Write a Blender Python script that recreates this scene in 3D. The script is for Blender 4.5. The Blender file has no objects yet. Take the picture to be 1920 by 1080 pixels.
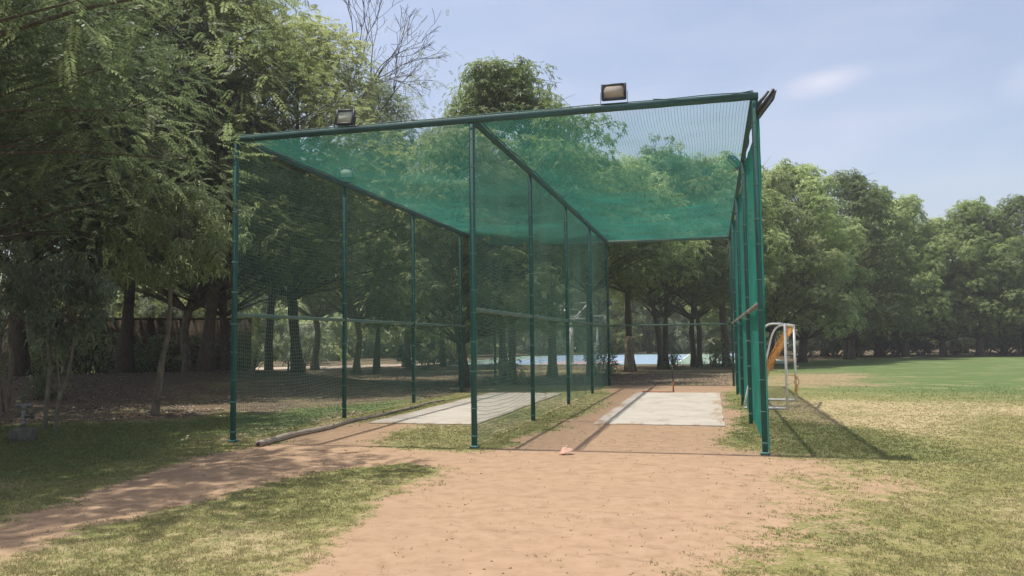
import bpy, math, random
import numpy as np
from mathutils import Matrix, Vector

random.seed(7)
S = bpy.context.scene
COL = S.collection
R = math.radians

# ------------------------------------------------------------------ camera
YAW, PITCH, ROLL, FOC = 0.2487, 0.0671, -0.0117, 1470.0      # focal length in pixels of a 1920 wide frame
CAM = np.array([3.2885, -10.6944, 1.5])
_r0 = np.array([math.cos(YAW), math.sin(YAW), 0.0])
_f0 = np.array([-math.sin(YAW), math.cos(YAW), 0.0])
_z = np.array([0, 0, 1.0])
_f = _f0 * math.cos(PITCH) + _z * math.sin(PITCH)
_u = -_f0 * math.sin(PITCH) + _z * math.cos(PITCH)
_rn = math.cos(ROLL) * _r0 + math.sin(ROLL) * _u
_un = -math.sin(ROLL) * _r0 + math.cos(ROLL) * _u
cam_data = bpy.data.cameras.new('camera')
cam_data.sensor_width = 36.0
cam_data.lens = FOC / 1920.0 * 36.0
cam_data.clip_start = 0.05
cam_data.clip_end = 3000
cam = bpy.data.objects.new('camera', cam_data)
COL.objects.link(cam)
cam.matrix_world = Matrix(((_rn[0], _un[0], -_f[0], CAM[0]), (_rn[1], _un[1], -_f[1], CAM[1]),
                           (_rn[2], _un[2], -_f[2], CAM[2]), (0, 0, 0, 1)))
S.camera = cam

# ------------------------------------------------------------------ sun, sky, exposure
SUN_EL, SUN_AZ = R(72.9), math.atan2(-1.45, 0.10)             # azimuth measured from +Y towards +X
sun_dir = Vector((math.sin(SUN_AZ) * math.cos(SUN_EL), math.cos(SUN_AZ) * math.cos(SUN_EL), math.sin(SUN_EL)))
sl = bpy.data.lights.new('sun', 'SUN')
sl.energy = 3.4
sl.angle = R(0.53)
sl.color = (1.0, 0.95, 0.87)
so = bpy.data.objects.new('sun', sl)
COL.objects.link(so)
so.rotation_euler = sun_dir.to_track_quat('Z', 'Y').to_euler()
so.location = (0, 0, 40)

world = bpy.data.worlds.new('World')
S.world = world
world.use_nodes = True
wn, wl = world.node_tree.nodes, world.node_tree.links
wn.clear()
w_out = wn.new('ShaderNodeOutputWorld')
w_bg = wn.new('ShaderNodeBackground')
w_bg.inputs['Strength'].default_value = 0.115
sky = wn.new('ShaderNodeTexSky')
sky.sky_type = 'NISHITA'
sky.sun_disc = False
sky.sun_elevation = SUN_EL
sky.sun_rotation = SUN_AZ % (2 * math.pi)
sky.air_density = 1.0
sky.dust_density = 3.0
sky.ozone_density = 1.2
# thin high cloud: one small wisp and a very faint veil
w_tc = wn.new('ShaderNodeTexCoord')


def wmath(op, a, b=None, clamp=False):
    n = wn.new('ShaderNodeMath')
    n.operation = op
    n.use_clamp = clamp
    for i, x in enumerate((a, b)):
        if x is None:
            continue
        if isinstance(x, (int, float)):
            n.inputs[i].default_value = x
        else:
            wl.new(x, n.inputs[i])
    return n.outputs[0]


def wvec_mask(direction, half_w, half_h, tilt=0.0):
    """soft elliptical patch of the sky round a direction"""
    d = Vector(direction).normalized()
    e = d.cross(Vector((0, 0, 1))).normalized()
    up = e.cross(d)
    e2 = e * math.cos(tilt) + up * math.sin(tilt)
    u2 = -e * math.sin(tilt) + up * math.cos(tilt)
    outs = []
    for v, s in ((e2, half_w), (u2, half_h)):
        n = wn.new('ShaderNodeVectorMath')
        n.operation = 'DOT_PRODUCT'
        wl.new(w_tc.outputs['Generated'], n.inputs[0])
        n.inputs[1].default_value = v / s
        outs.append(wmath('POWER', wmath('ABSOLUTE', n.outputs['Value']), 2.0))
    r2 = wmath('ADD', outs[0], outs[1])
    front = wn.new('ShaderNodeVectorMath')
    front.operation = 'DOT_PRODUCT'
    wl.new(w_tc.outputs['Generated'], front.inputs[0])
    front.inputs[1].default_value = d
    return wmath('MULTIPLY', wmath('SUBTRACT', 1.0, r2, True), wmath('GREATER_THAN', front.outputs['Value'], 0.0))


w_map = wn.new('ShaderNodeMapping')
w_map.inputs['Scale'].default_value = (5, 5, 16)
wl.new(w_tc.outputs['Generated'], w_map.inputs['Vector'])
w_no = wn.new('ShaderNodeTexNoise')
w_no.inputs['Scale'].default_value = 1.6
w_no.inputs['Detail'].default_value = 6
wl.new(w_map.outputs['Vector'], w_no.inputs['Vector'])


def px_dir(px, py):
    return _f + _rn * (px - 960) / FOC - _un * (py - 540) / FOC


m1 = wvec_mask(px_dir(1548, 154), 0.062, 0.020, 0.12)
m2 = wvec_mask(px_dir(1935, 150), 0.040, 0.030, 0.3)
m3 = wvec_mask(px_dir(1500, 245), 0.22, 0.07, 0.1)
patch = wmath('ADD', wmath('MULTIPLY', wmath('POWER', m1, 1.8), 0.42), wmath('MULTIPLY', wmath('POWER', m2, 1.5), 0.35))
patch = wmath('MULTIPLY', patch, wmath('MULTIPLY', w_no.outputs['Fac'], 0.85))
veil = wmath('ADD', wmath('MULTIPLY', wmath('SUBTRACT', w_no.outputs['Fac'], 0.40, True), 0.22), 0.10)
patch = wmath('ADD', patch, wmath('ADD', veil, wmath('MULTIPLY', m3, 0.06)), True)
w_mix = wn.new('ShaderNodeMixRGB')
w_mix.inputs['Color2'].default_value = (7.4, 6.6, 6.7, 1)
wl.new(patch, w_mix.inputs['Fac'])
wl.new(sky.outputs['Color'], w_mix.inputs['Color1'])
wl.new(w_mix.outputs['Color'], w_bg.inputs['Color'])
wl.new(w_bg.outputs['Background'], w_out.inputs['Surface'])

S.view_settings.view_transform = 'Standard'
S.view_settings.look = 'None'
S.view_settings.exposure = 0.66
S.view_settings.gamma = 1.0
S.view_settings.use_curve_mapping = False
S.render.engine = 'CYCLES'
S.cycles.max_bounces = 8
S.cycles.diffuse_bounces = 4
S.cycles.transmission_bounces = 5
S.cycles.transparent_max_bounces = 8
S.cycles.caustics_reflective = False
S.cycles.caustics_refractive = False


# ------------------------------------------------------------------ helpers
def link(o, parent=None):
    COL.objects.link(o)
    if parent is not None:
        o.parent = parent
    return o


def tag(o, label=None, cat=None, group=None, kind=None):
    for k, v in (('label', label), ('category', cat), ('group', group), ('kind', kind)):
        if v:
            o[k] = v
    return o


def empty(name, loc, rz=0.0, scale=1.0):
    o = bpy.data.objects.new(name, None)
    o.empty_display_size = 0.2
    o.location = loc
    o.rotation_euler = (0, 0, rz)
    o.scale = (scale,) * 3
    return link(o)


def copy_tree(o, parent=None):
    c = o.copy()
    COL.objects.link(c)
    if parent is not None:
        c.parent = parent
    for ch in o.children:
        copy_tree(ch, c)
    return c


def np_mesh(name, V, F, mat, parent=None, smooth=False, attrs=None):
    """one mesh object from numpy arrays; F is a list of (M,k) arrays"""
    if not isinstance(F, list):
        F = [F]
    me = bpy.data.meshes.new(name)
    V = np.asarray(V, np.float32)
    me.vertices.add(len(V))
    me.vertices.foreach_set('co', V.ravel())
    loops = np.concatenate([f.ravel() for f in F]).astype(np.int32)
    tot = np.concatenate([np.full(len(f), f.shape[1], np.int32) for f in F])
    start = np.concatenate([[0], np.cumsum(tot)[:-1]]).astype(np.int32)
    me.loops.add(len(loops))
    me.loops.foreach_set('vertex_index', loops)
    me.polygons.add(len(tot))
    me.polygons.foreach_set('loop_start', start)
    me.polygons.foreach_set('loop_total', tot)
    if smooth:
        me.polygons.foreach_set('use_smooth', np.ones(len(tot), bool))
    for k, a in (attrs or {}).items():
        at = me.attributes.new(k, 'FLOAT', 'POINT')
        at.data.foreach_set('value', np.asarray(a, np.float32))
    me.update(calc_edges=True)
    me.validate()
    if mat is not None:
        me.materials.append(mat)
    return link(bpy.data.objects.new(name, me), parent)


class MB:
    """collects shapes into one mesh"""

    def __init__(self):
        self.V, self.Q, self.T, self.n, self.big = [], [], [], 0, []

    def add(self, v, quads=None, tris=None):
        v = np.asarray(v, float)
        if quads is not None and len(quads):
            self.Q.append(np.asarray(quads, int) + self.n)
        if tris is not None and len(tris):
            self.T.append(np.asarray(tris, int) + self.n)
        self.V.append(v)
        self.n += len(v)
        return self

    def box(self, c, s, rot=None, bevel=0.0):
        """a box with its vertical and horizontal edges chamfered"""
        hx, hy, hz = s[0] / 2, s[1] / 2, s[2] / 2
        b = min(bevel, hx * .9, hy * .9, hz * .9)
        if b <= 0:
            v = np.array([(x, y, z) for z in (-hz, hz) for x, y in ((-hx, -hy), (hx, -hy), (hx, hy), (-hx, hy))])
            q = [(3, 2, 1, 0), (4, 5, 6, 7), (0, 1, 5, 4), (1, 2, 6, 5), (2, 3, 7, 6), (3, 0, 4, 7)]
            t = []
        else:
            def ring(ix, iy, z):
                return [(-ix + b, -iy, z), (ix - b, -iy, z), (ix, -iy + b, z), (ix, iy - b, z),
                        (ix - b, iy, z), (-ix + b, iy, z), (-ix, iy - b, z), (-ix, -iy + b, z)]
            v = np.array(ring(hx - b, hy - b, -hz) + ring(hx, hy, -hz + b) + ring(hx, hy, hz - b) + ring(hx - b, hy - b, hz))
            q = []
            for k in range(3):
                for i in range(8):
                    j = (i + 1) % 8
                    q.append((k * 8 + i, k * 8 + j, k * 8 + 8 + j, k * 8 + 8 + i))
            for o, rev in ((0, True), (24, False)):
                a = [o + i for i in range(8)]
                fs = [(a[0], a[1], a[2], a[3]), (a[0], a[3], a[4], a[7]), (a[4], a[5], a[6], a[7])]
                q += [tuple(reversed(f)) if rev else f for f in fs]
            t = []
        if rot is not None:
            v = v @ np.array(rot).T
        return self.add(v + np.array(c), q, t)

    def bar(self, p0, p1, w, h, bevel=0.0, up=(0, 0, 1)):
        p0, p1 = np.array(p0, float), np.array(p1, float)
        d = p1 - p0
        L = np.linalg.norm(d)
        d /= L
        up = np.array(up, float)
        if abs(d @ up) > .98:
            up = np.array((0, 1., 0))
        s = np.cross(d, up)
        s /= np.linalg.norm(s)
        u = np.cross(s, d)
        return self.box((p0 + p1) / 2, (w, L, h), np.stack([s, d, u], 1), bevel)

    def tube(self, pts, rad, sides=8, cap=True):
        pts = np.array(pts, float)
        n = len(pts)
        rad = np.full(n, rad) if np.isscalar(rad) else np.array(rad, float)
        tan = np.gradient(pts, axis=0)
        tan /= np.linalg.norm(tan, axis=1)[:, None] + 1e-12
        ref = np.array((0, 0, 1.)) if abs(tan[:, 2]).mean() < .8 else np.array((1., 0.1, 0))
        s = np.cross(tan, ref)
        s /= np.linalg.norm(s, axis=1)[:, None] + 1e-12
        u = np.cross(s, tan)
        a = np.arange(sides) * 2 * np.pi / sides
        v = pts[:, None] + rad[:, None, None] * (np.cos(a)[None, :, None] * s[:, None] + np.sin(a)[None, :, None] * u[:, None])
        v = v.reshape(-1, 3)
        i = np.arange(n - 1)[:, None] * sides
        j = np.arange(sides)[None]
        k = (j + 1) % sides
        q = np.stack([i + j, i + k, i + sides + k, i + sides + j], -1).reshape(-1, 4)
        t = []
        if cap:
            v = np.concatenate([v, pts[:1], pts[-1:]])
            c0, c1 = n * sides, n * sides + 1
            for jj in range(sides):
                kk = (jj + 1) % sides
                t += [(c0, kk, jj), (c1, (n - 1) * sides + jj, (n - 1) * sides + kk)]
        return self.add(v, q[:, ::-1], [x[::-1] for x in t])

    def build(self, name, mat, parent=None, smooth=False, attrs=None):
        F = []
        if self.Q:
            F.append(np.concatenate(self.Q))
        if self.T:
            F.append(np.concatenate(self.T))
        return np_mesh(name, np.concatenate(self.V), F, mat, parent, smooth, attrs)


def nrm(a):
    return a / (np.linalg.norm(a, axis=-1, keepdims=True) + 1e-12)


def vnoise(x, y, scale, seed):
    """smooth value noise 0..1 on arrays"""
    rng = np.random.default_rng(seed)
    T = rng.random((128, 128))
    x, y = np.asarray(x) / scale + 1000.3, np.asarray(y) / scale + 1000.7
    xi, yi = np.floor(x).astype(int), np.floor(y).astype(int)
    fx, fy = x - xi, y - yi
    fx, fy = fx * fx * (3 - 2 * fx), fy * fy * (3 - 2 * fy)
    g = lambda i, j: T[(xi + i) % 128, (yi + j) % 128]
    return (g(0, 0) * (1 - fx) + g(1, 0) * fx) * (1 - fy) + (g(0, 1) * (1 - fx) + g(1, 1) * fx) * fy


def fbm(x, y, scale, seed, octs=4):
    s, a, t = 0, 1.0, 0
    for o in range(octs):
        s = s + a * vnoise(x, y, scale / 2 ** o, seed + o)
        t += a
        a *= .55
    return s / t


def sdist(x, y, poly):
    """signed distance to a polygon, positive inside"""
    P = np.array(poly, float)
    x, y = np.asarray(x, float), np.asarray(y, float)
    d2 = np.full(x.shape, 1e9)
    inside = np.zeros(x.shape, bool)
    for i in range(len(P)):
        a, b = P[i], P[(i + 1) % len(P)]
        e = b - a
        t = np.clip(((x - a[0]) * e[0] + (y - a[1]) * e[1]) / (e @ e), 0, 1)
        d2 = np.minimum(d2, (x - a[0] - t * e[0]) ** 2 + (y - a[1] - t * e[1]) ** 2)
        c = ((a[1] > y) != (b[1] > y))
        with np.errstate(divide='ignore', invalid='ignore'):
            xx = (b[0] - a[0]) * (y - a[1]) / (b[1] - a[1] + 1e-15) + a[0]
        inside ^= c & (x < xx)
    return np.where(inside, 1, -1) * np.sqrt(d2)


def sstep(a, b, x):
    t = np.clip((x - a) / (b - a), 0, 1)
    return t * t * (3 - 2 * t)


def at(px, d):
    """ground point at depth d along the image column px (used only to lay the plan out)"""
    p = CAM + _f0 * d + _r0 * (px - 960) / FOC * d
    return float(p[0]), float(p[1])


# ------------------------------------------------------------------ materials
MATS = {}


def new_mat(name):
    m = bpy.data.materials.new(name)
    m.use_nodes = True
    nt = m.node_tree
    b = nt.nodes['Principled BSDF']
    MATS[name] = m
    return m, nt.nodes, nt.links, b


def node(nodes, links, kind, ins=None, **props):
    n = nodes.new(kind)
    for k, v in props.items():
        setattr(n, k, v)
    for k, v in (ins or {}).items():
        if isinstance(v, bpy.types.NodeSocket):
            links.new(v, n.inputs[k])
        else:
            n.inputs[k].default_value = v
    return n


def ramp(nodes, links, fac, stops):
    n = nodes.new('ShaderNodeValToRGB')
    links.new(fac, n.inputs['Fac'])
    e = n.color_ramp.elements
    while len(e) > 1:
        e.remove(e[-1])
    e[0].position, e[0].color = stops[0][0], (*stops[0][1], 1)
    for p, c in stops[1:]:
        x = e.new(p)
        x.color = (*c, 1)
    return n.outputs['Color']


def simple_mat(name, c1, c2, scale=8.0, rough=0.6, metal=0.0, bump=0.0, spec=0.4, detail=5, stretch=(1, 1, 1), lo=.35, hi=.68):
    m, n, l, b = new_mat(name)
    tc = n.new('ShaderNodeTexCoord')
    mp = node(n, l, 'ShaderNodeMapping', {'Vector': tc.outputs['Object'], 'Scale': stretch})
    no = node(n, l, 'ShaderNodeTexNoise', {'Vector': mp.outputs['Vector'], 'Scale': scale, 'Detail': detail, 'Roughness': .65})
    l.new(ramp(n, l, no.outputs['Fac'], [(lo, c1), (hi, c2)]), b.inputs['Base Color'])
    b.inputs['Roughness'].default_value = rough
    b.inputs['Metallic'].default_value = metal
    b.inputs['Specular IOR Level'].default_value = spec
    if bump:
        bp = node(n, l, 'ShaderNodeBump', {'Height': no.outputs['Fac'], 'Strength': bump, 'Distance': .02})
        l.new(bp.outputs['Normal'], b.inputs['Normal'])
    return m


def leaf_mat(name, dark, mid, light, trans=0.35, rough=.5):
    m, n, l, b = new_mat(name)
    a = node(n, l, 'ShaderNodeAttribute', attribute_name='tint')
    oi = n.new('ShaderNodeObjectInfo')
    mm = node(n, l, 'ShaderNodeMath', {0: a.outputs['Fac'], 1: oi.outputs['Random']}, operation='MULTIPLY_ADD')
    mm.inputs[1].default_value = .86
    sc = node(n, l, 'ShaderNodeMath', {0: oi.outputs['Random'], 1: .14}, operation='MULTIPLY')
    l.new(sc.outputs[0], mm.inputs[2])
    col = ramp(n, l, mm.outputs[0], [(0.05, dark), (.5, mid), (.95, light)])
    l.new(col, b.inputs['Base Color'])
    b.inputs['Roughness'].default_value = rough
    b.inputs['Specular IOR Level'].default_value = .35
    t = node(n, l, 'ShaderNodeBsdfTranslucent')
    hs = node(n, l, 'ShaderNodeHueSaturation', {'Color': col, 'Saturation': .98, 'Value': 1.6, 'Hue': .496})
    l.new(hs.outputs['Color'], t.inputs['Color'])
    mx = node(n, l, 'ShaderNodeMixShader', {0: trans, 1: b.outputs[0], 2: t.outputs[0]})
    l.new(mx.outputs[0], n['Material Output'].inputs['Surface'])
    return m


def paint_mat(name, c1, c2, chip, stretch, amt):
    m, n, l, b = new_mat(name)
    geo = n.new('ShaderNodeNewGeometry')
    mp = node(n, l, 'ShaderNodeMapping', {'Vector': geo.outputs['Position'], 'Scale': stretch})
    n1 = node(n, l, 'ShaderNodeTexNoise', {'Vector': mp.outputs['Vector'], 'Scale': 4, 'Detail': 5}).outputs['Fac']
    n2 = node(n, l, 'ShaderNodeTexNoise', {'Vector': geo.outputs['Position'], 'Scale': 23, 'Detail': 6, 'Roughness': .75}).outputs['Fac']
    c = ramp(n, l, n1, [(.32, c1), (.7, c2)])
    f = node(n, l, 'ShaderNodeMapRange', {'Value': n2, 'From Min': amt, 'From Max': amt + .05}, interpolation_type='SMOOTHSTEP')
    mx = node(n, l, 'ShaderNodeMixRGB', {'Fac': f.outputs[0], 'Color1': c, 'Color2': (*chip, 1)})
    l.new(mx.outputs[0], b.inputs['Base Color'])
    r = node(n, l, 'ShaderNodeMapRange', {'Value': n1, 'To Min': .5, 'To Max': .85})
    l.new(r.outputs[0], b.inputs['Roughness'])
    bp = node(n, l, 'ShaderNodeBump', {'Height': n2, 'Strength': .12, 'Distance': .004})
    l.new(bp.outputs['Normal'], b.inputs['Normal'])
    return m


M_POST = paint_mat('green_paint', (.008, .062, .054), (.016, .112, .094), (.12, .095, .065), (1, 1, .4), .615)
M_BEAM = paint_mat('backlit_green_paint', (.020, .062, .068), (.030, .105, .100), (.12, .105, .08), (.5, .5, 1), .60)  # dark bluish tone of a backlit underside put into the colour
M_RAIL = simple_mat('worn_green_paint', (.055, .140, .110), (.150, .190, .150), 3.5, .6, 0, .1, stretch=(1, .4, 1))
M_RAILW = simple_mat('worn_grey_paint', (.150, .155, .130), (.260, .225, .195), 3.5, .65, 0, .1, stretch=(1, .6, 1))
M_TIE = simple_mat('tie_wire', (.06, .17, .145), (.13, .25, .215), 9, .6)
M_BLACK = simple_mat('black_cast_metal', (.026, .030, .037), (.062, .070, .084), 12, .45, .2)
M_LENS = simple_mat('frosted_lamp_glass', (.40, .345, .295), (.48, .42, .365), 2.2, .85, 0, 0, .02)
M_LENSL = simple_mat('pale_lamp_glass', (.46, .47, .39), (.54, .55, .46), 2.2, .85, 0, 0, .02)
M_STEEL = simple_mat('grey_steel', (.17, .175, .16), (.30, .30, .28), 15, .55, .3)
M_WHITE = simple_mat('white_paint', (.66, .66, .64), (.82, .82, .80), 6, .45, 0, .03)
M_ORANGE = simple_mat('orange_twine', (.58, .27, .06), (.74, .38, .11), 6, .8)
M_LOG = simple_mat('weathered_pole_wood', (.24, .19, .14), (.50, .42, .33), 9, .85, 0, .5, .2, stretch=(3, .5, 3))
M_CONE = simple_mat('faded_orange_plastic', (.52, .27, .19), (.64, .44, .35), 9, .55)
M_REDWOOD = simple_mat('red_painted_wood', (.24, .060, .025), (.36, .10, .045), 20, .7)
M_BROWNWOOD = simple_mat('dark_brown_wood', (.045, .030, .022), (.085, .055, .038), 20, .75)
M_CONC = simple_mat('old_concrete', (.085, .082, .058), (.16, .15, .115), 9, .9, 0, .3)
M_CUT = simple_mat('cut_wood', (.34, .19, .11), (.46, .28, .17), 14, .85)
M_WALL = simple_mat('brown_plaster', (.055, .043, .028), (.125, .095, .062), 2.2, .95, 0, .4, .2)
M_BARK = simple_mat('dark_bark', (.058, .047, .035), (.140, .112, .082), 14, .92, 0, .9, .2, stretch=(2, 2, .35))
M_BARKP = simple_mat('pale_bark', (.12, .10, .07), (.28, .235, .17), 9, .9, 0, .7, .2, stretch=(1.5, 1.5, .5))
M_TWIG = simple_mat('grey_twigs', (.035, .030, .027), (.07, .06, .053), 9, .9)


def net_mat(name, c1, c2, tr):
    m, n, l, b = new_mat(name)
    tc = n.new('ShaderNodeTexCoord')
    no = node(n, l, 'ShaderNodeTexNoise', {'Vector': tc.outputs['Object'], 'Scale': .8, 'Detail': 4})
    col = ramp(n, l, no.outputs['Fac'], [(.35, c1), (.68, c2)])
    l.new(col, b.inputs['Base Color'])
    b.inputs['Roughness'].default_value = .55
    t = node(n, l, 'ShaderNodeBsdfTranslucent', {'Color': col})
    mx = node(n, l, 'ShaderNodeMixShader', {0: tr, 1: b.outputs[0], 2: t.outputs[0]})
    l.new(mx.outputs[0], n['Material Output'].inputs['Surface'])
    return m


M_NET = net_mat('green_nylon_twine', (.045, .390, .305), (.085, .500, .400), .5)
M_NETG = net_mat('lit_green_twine', (.130, .290, .225), (.210, .390, .310), .35)  # cord colour lightened to stand in for sky light they catch
L_ALST = leaf_mat('broad_leaf_green', (.115, .160, .052), (.252, .325, .115), (.385, .455, .205), .55)
L_OLIVE = leaf_mat('olive_leaf_green', (.120, .150, .060), (.255, .305, .128), (.370, .415, .215), .55)
L_FEATH = leaf_mat('feathery_leaf_green', (.080, .112, .048), (.178, .226, .098), (.300, .352, .168), .52)
L_LIME = leaf_mat('yellow_green_leaf', (.110, .138, .044), (.225, .262, .092), (.345, .375, .155), .5)
L_DUSTY = leaf_mat('dusty_leaf_green', (.095, .120, .075), (.175, .210, .135), (.270, .305, .205), .45)
L_PINK = leaf_mat('pink_blossom', (.40, .12, .12), (.55, .20, .18), (.62, .30, .26))


# ------------------------------------------------------------------ ground plan (metres; cage front row lies on y = 0)
XL, XR, H, BAY = -3.863, 3.909, 4.70, 3.758
DIRT_RUNUP = [(0.75, -9), (0.68, -6), (0.45, -4.9), (0.14, -3.5), (0.2, -1.9), (-.55, -1.5), (-1.0, -.6), (-.3, -.42), (0.25, -0.5),
              (0.45, 0.3), (0.75, 4), (0.8, 8), (0.5, 11), (0.2, 14.9), (3.9, 14.9), (3.55, 12), (3.6, 4), (3.45, 1.0),
              (3.95, -.25), (4.5, -.35), (4.1, -2.2), (3.55, -4.2), (3.2, -5.6), (2.9, -9)]
DIRT_PATH = [(-4.2, -9), (-3.2, -6.5), (-2.74, -5.1), (-2.95, -3.3), (-3.4, -1.4), (-3.15, -.4), (-3.1, 3), (-2.0, 3), (-1.9, 1), (-1.5, -.1),
             (-.6, -.45), (-.4, -1.3), (-.93, -2.1), (-1.54, -3), (-1.42, -4.5), (-1.63, -5.2), (-1.74, -6), (-2.2, -9)]
DIRT_FIELD = [(5.2, 14.4), (8.2, 14.9), (9.9, 24.5), (5.6, 24.4), (4.2, 18)]
FIELD = [(1.5, -14), (1.5, -.5), (3.6, 0), (3.9, 15), (4.8, 24), (6.0, 33), (9.5, 43), (13.5, 49), (19, 51.5), (30, 53), (150, 70), (150, -60), (1.5, -60)]
LEFT_GRASS = [(-4.2, -12), (-3.9, 4.2), (-4.0, 9), (-5.2, 8), (-7, 3.0), (-9.5, 1.6), (-16, -1), (-25, -12)]
PLAY_DRY = [(5.0, 4), (11, 5.0), (9.0, 9.5), (5.6, 9)]


def berm(x, y):
    """low bank of earth under the trees on the left"""
    ax, ay = -9.3, 12.2
    bx, by = -20.5, 4.0
    ex, ey = bx - ax, by - ay
    L = math.hypot(ex, ey)
    t = ((x - ax) * ex + (y - ay) * ey) / L
    n = ((x - ax) * -ey + (y - ay) * ex) / L
    along = sstep(-4.5, 2.0, t) * (1 - .45 * sstep(6, 16, t)) * (1 - sstep(30, 45, t))
    return .66 * along * np.exp(-(n / 3.1) ** 2)


def ground_z(x, y):
    z = berm(x, y)
    near = np.exp(-((x + 0) ** 2 + (y - 2) ** 2) / 500)
    return z + (fbm(x, y, 2.3, 50, 2) - .5) * .022 * near


def masks(x, y):
    n1 = fbm(x, y, 1.1, 3) - .5
    n2 = fbm(x, y, .35, 11) - .5
    da = sdist(x, y, DIRT_RUNUP)
    fuzzy = sstep(1.9, 3.4, x) * sstep(1.0, -1.0, y)            # the worn edge on the field side is wide
    a = da + n1 * (.75 + 1.0 * fuzzy) + n2 * (.45 + .6 * fuzzy)
    dirt = sstep(-.40 - 1.5 * fuzzy, .34 + .8 * fuzzy, a)
    b = sdist(x, y, DIRT_PATH) + n1 * .8 + n2 * .45
    dirt = np.maximum(dirt, sstep(-.40, .32, b))
    dirt = np.maximum(dirt, .54 * sstep(-2.8, 1.6, sdist(x, y, DIRT_FIELD) + n1 * 3.5 - .3))
    field = sstep(-.8, .8, sdist(x, y, FIELD) + n1)
    lgr = sstep(-.7, .7, sdist(x, y, LEFT_GRASS) + n1 * 2.2)
    cage = sstep(.1, -.1, np.maximum(np.abs(x) - 3.95, np.abs(y - 7.2) - 7.9)) + sstep(0.3, -0.3, np.maximum(np.abs(x + .5) - 4, y - .2))
    strip = sstep(-.5, .4, 1.2 - np.abs(y - 27 - 3 * n1)) * sstep(-12, -10, x) * sstep(6, 4, x)   # dry verge before the court
    grass = np.clip(field + lgr + cage, 0, 1)
    litter = 1 - grass
    litter = litter * (1 - .75 * strip)
    dry = .45 + 1.1 * (fbm(x, y, 2.2, 31) - .5)
    dry = dry + .40 * sstep(-2.2, 2.0, sdist(x, y, PLAY_DRY) + n1 * 3.5)
    dry = dry + .25 * sstep(4, 3, x) * 0
    lush = sstep(8.5, 17, y + .45 * (x - 5) + 4 * n1) * sstep(3, 7, x)
    lush = np.maximum(lush, .6 * sstep(.5, -.3, np.abs(x - 3.72) - .25) * sstep(.5, 1.5, y) * sstep(12.5, 11, y))
    lush = np.maximum(lush, .40 * sstep(.5, -.3, np.abs(x - .35) - .35) * sstep(-1.2, .5, y) * sstep(14, 11, y))
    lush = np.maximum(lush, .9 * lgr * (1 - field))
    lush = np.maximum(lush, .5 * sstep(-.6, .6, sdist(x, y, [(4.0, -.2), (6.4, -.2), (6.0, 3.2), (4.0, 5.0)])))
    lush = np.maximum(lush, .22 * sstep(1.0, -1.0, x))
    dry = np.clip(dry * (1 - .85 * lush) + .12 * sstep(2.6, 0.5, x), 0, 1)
    return np.clip(dirt, 0, 1), dry, litter, lush


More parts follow.
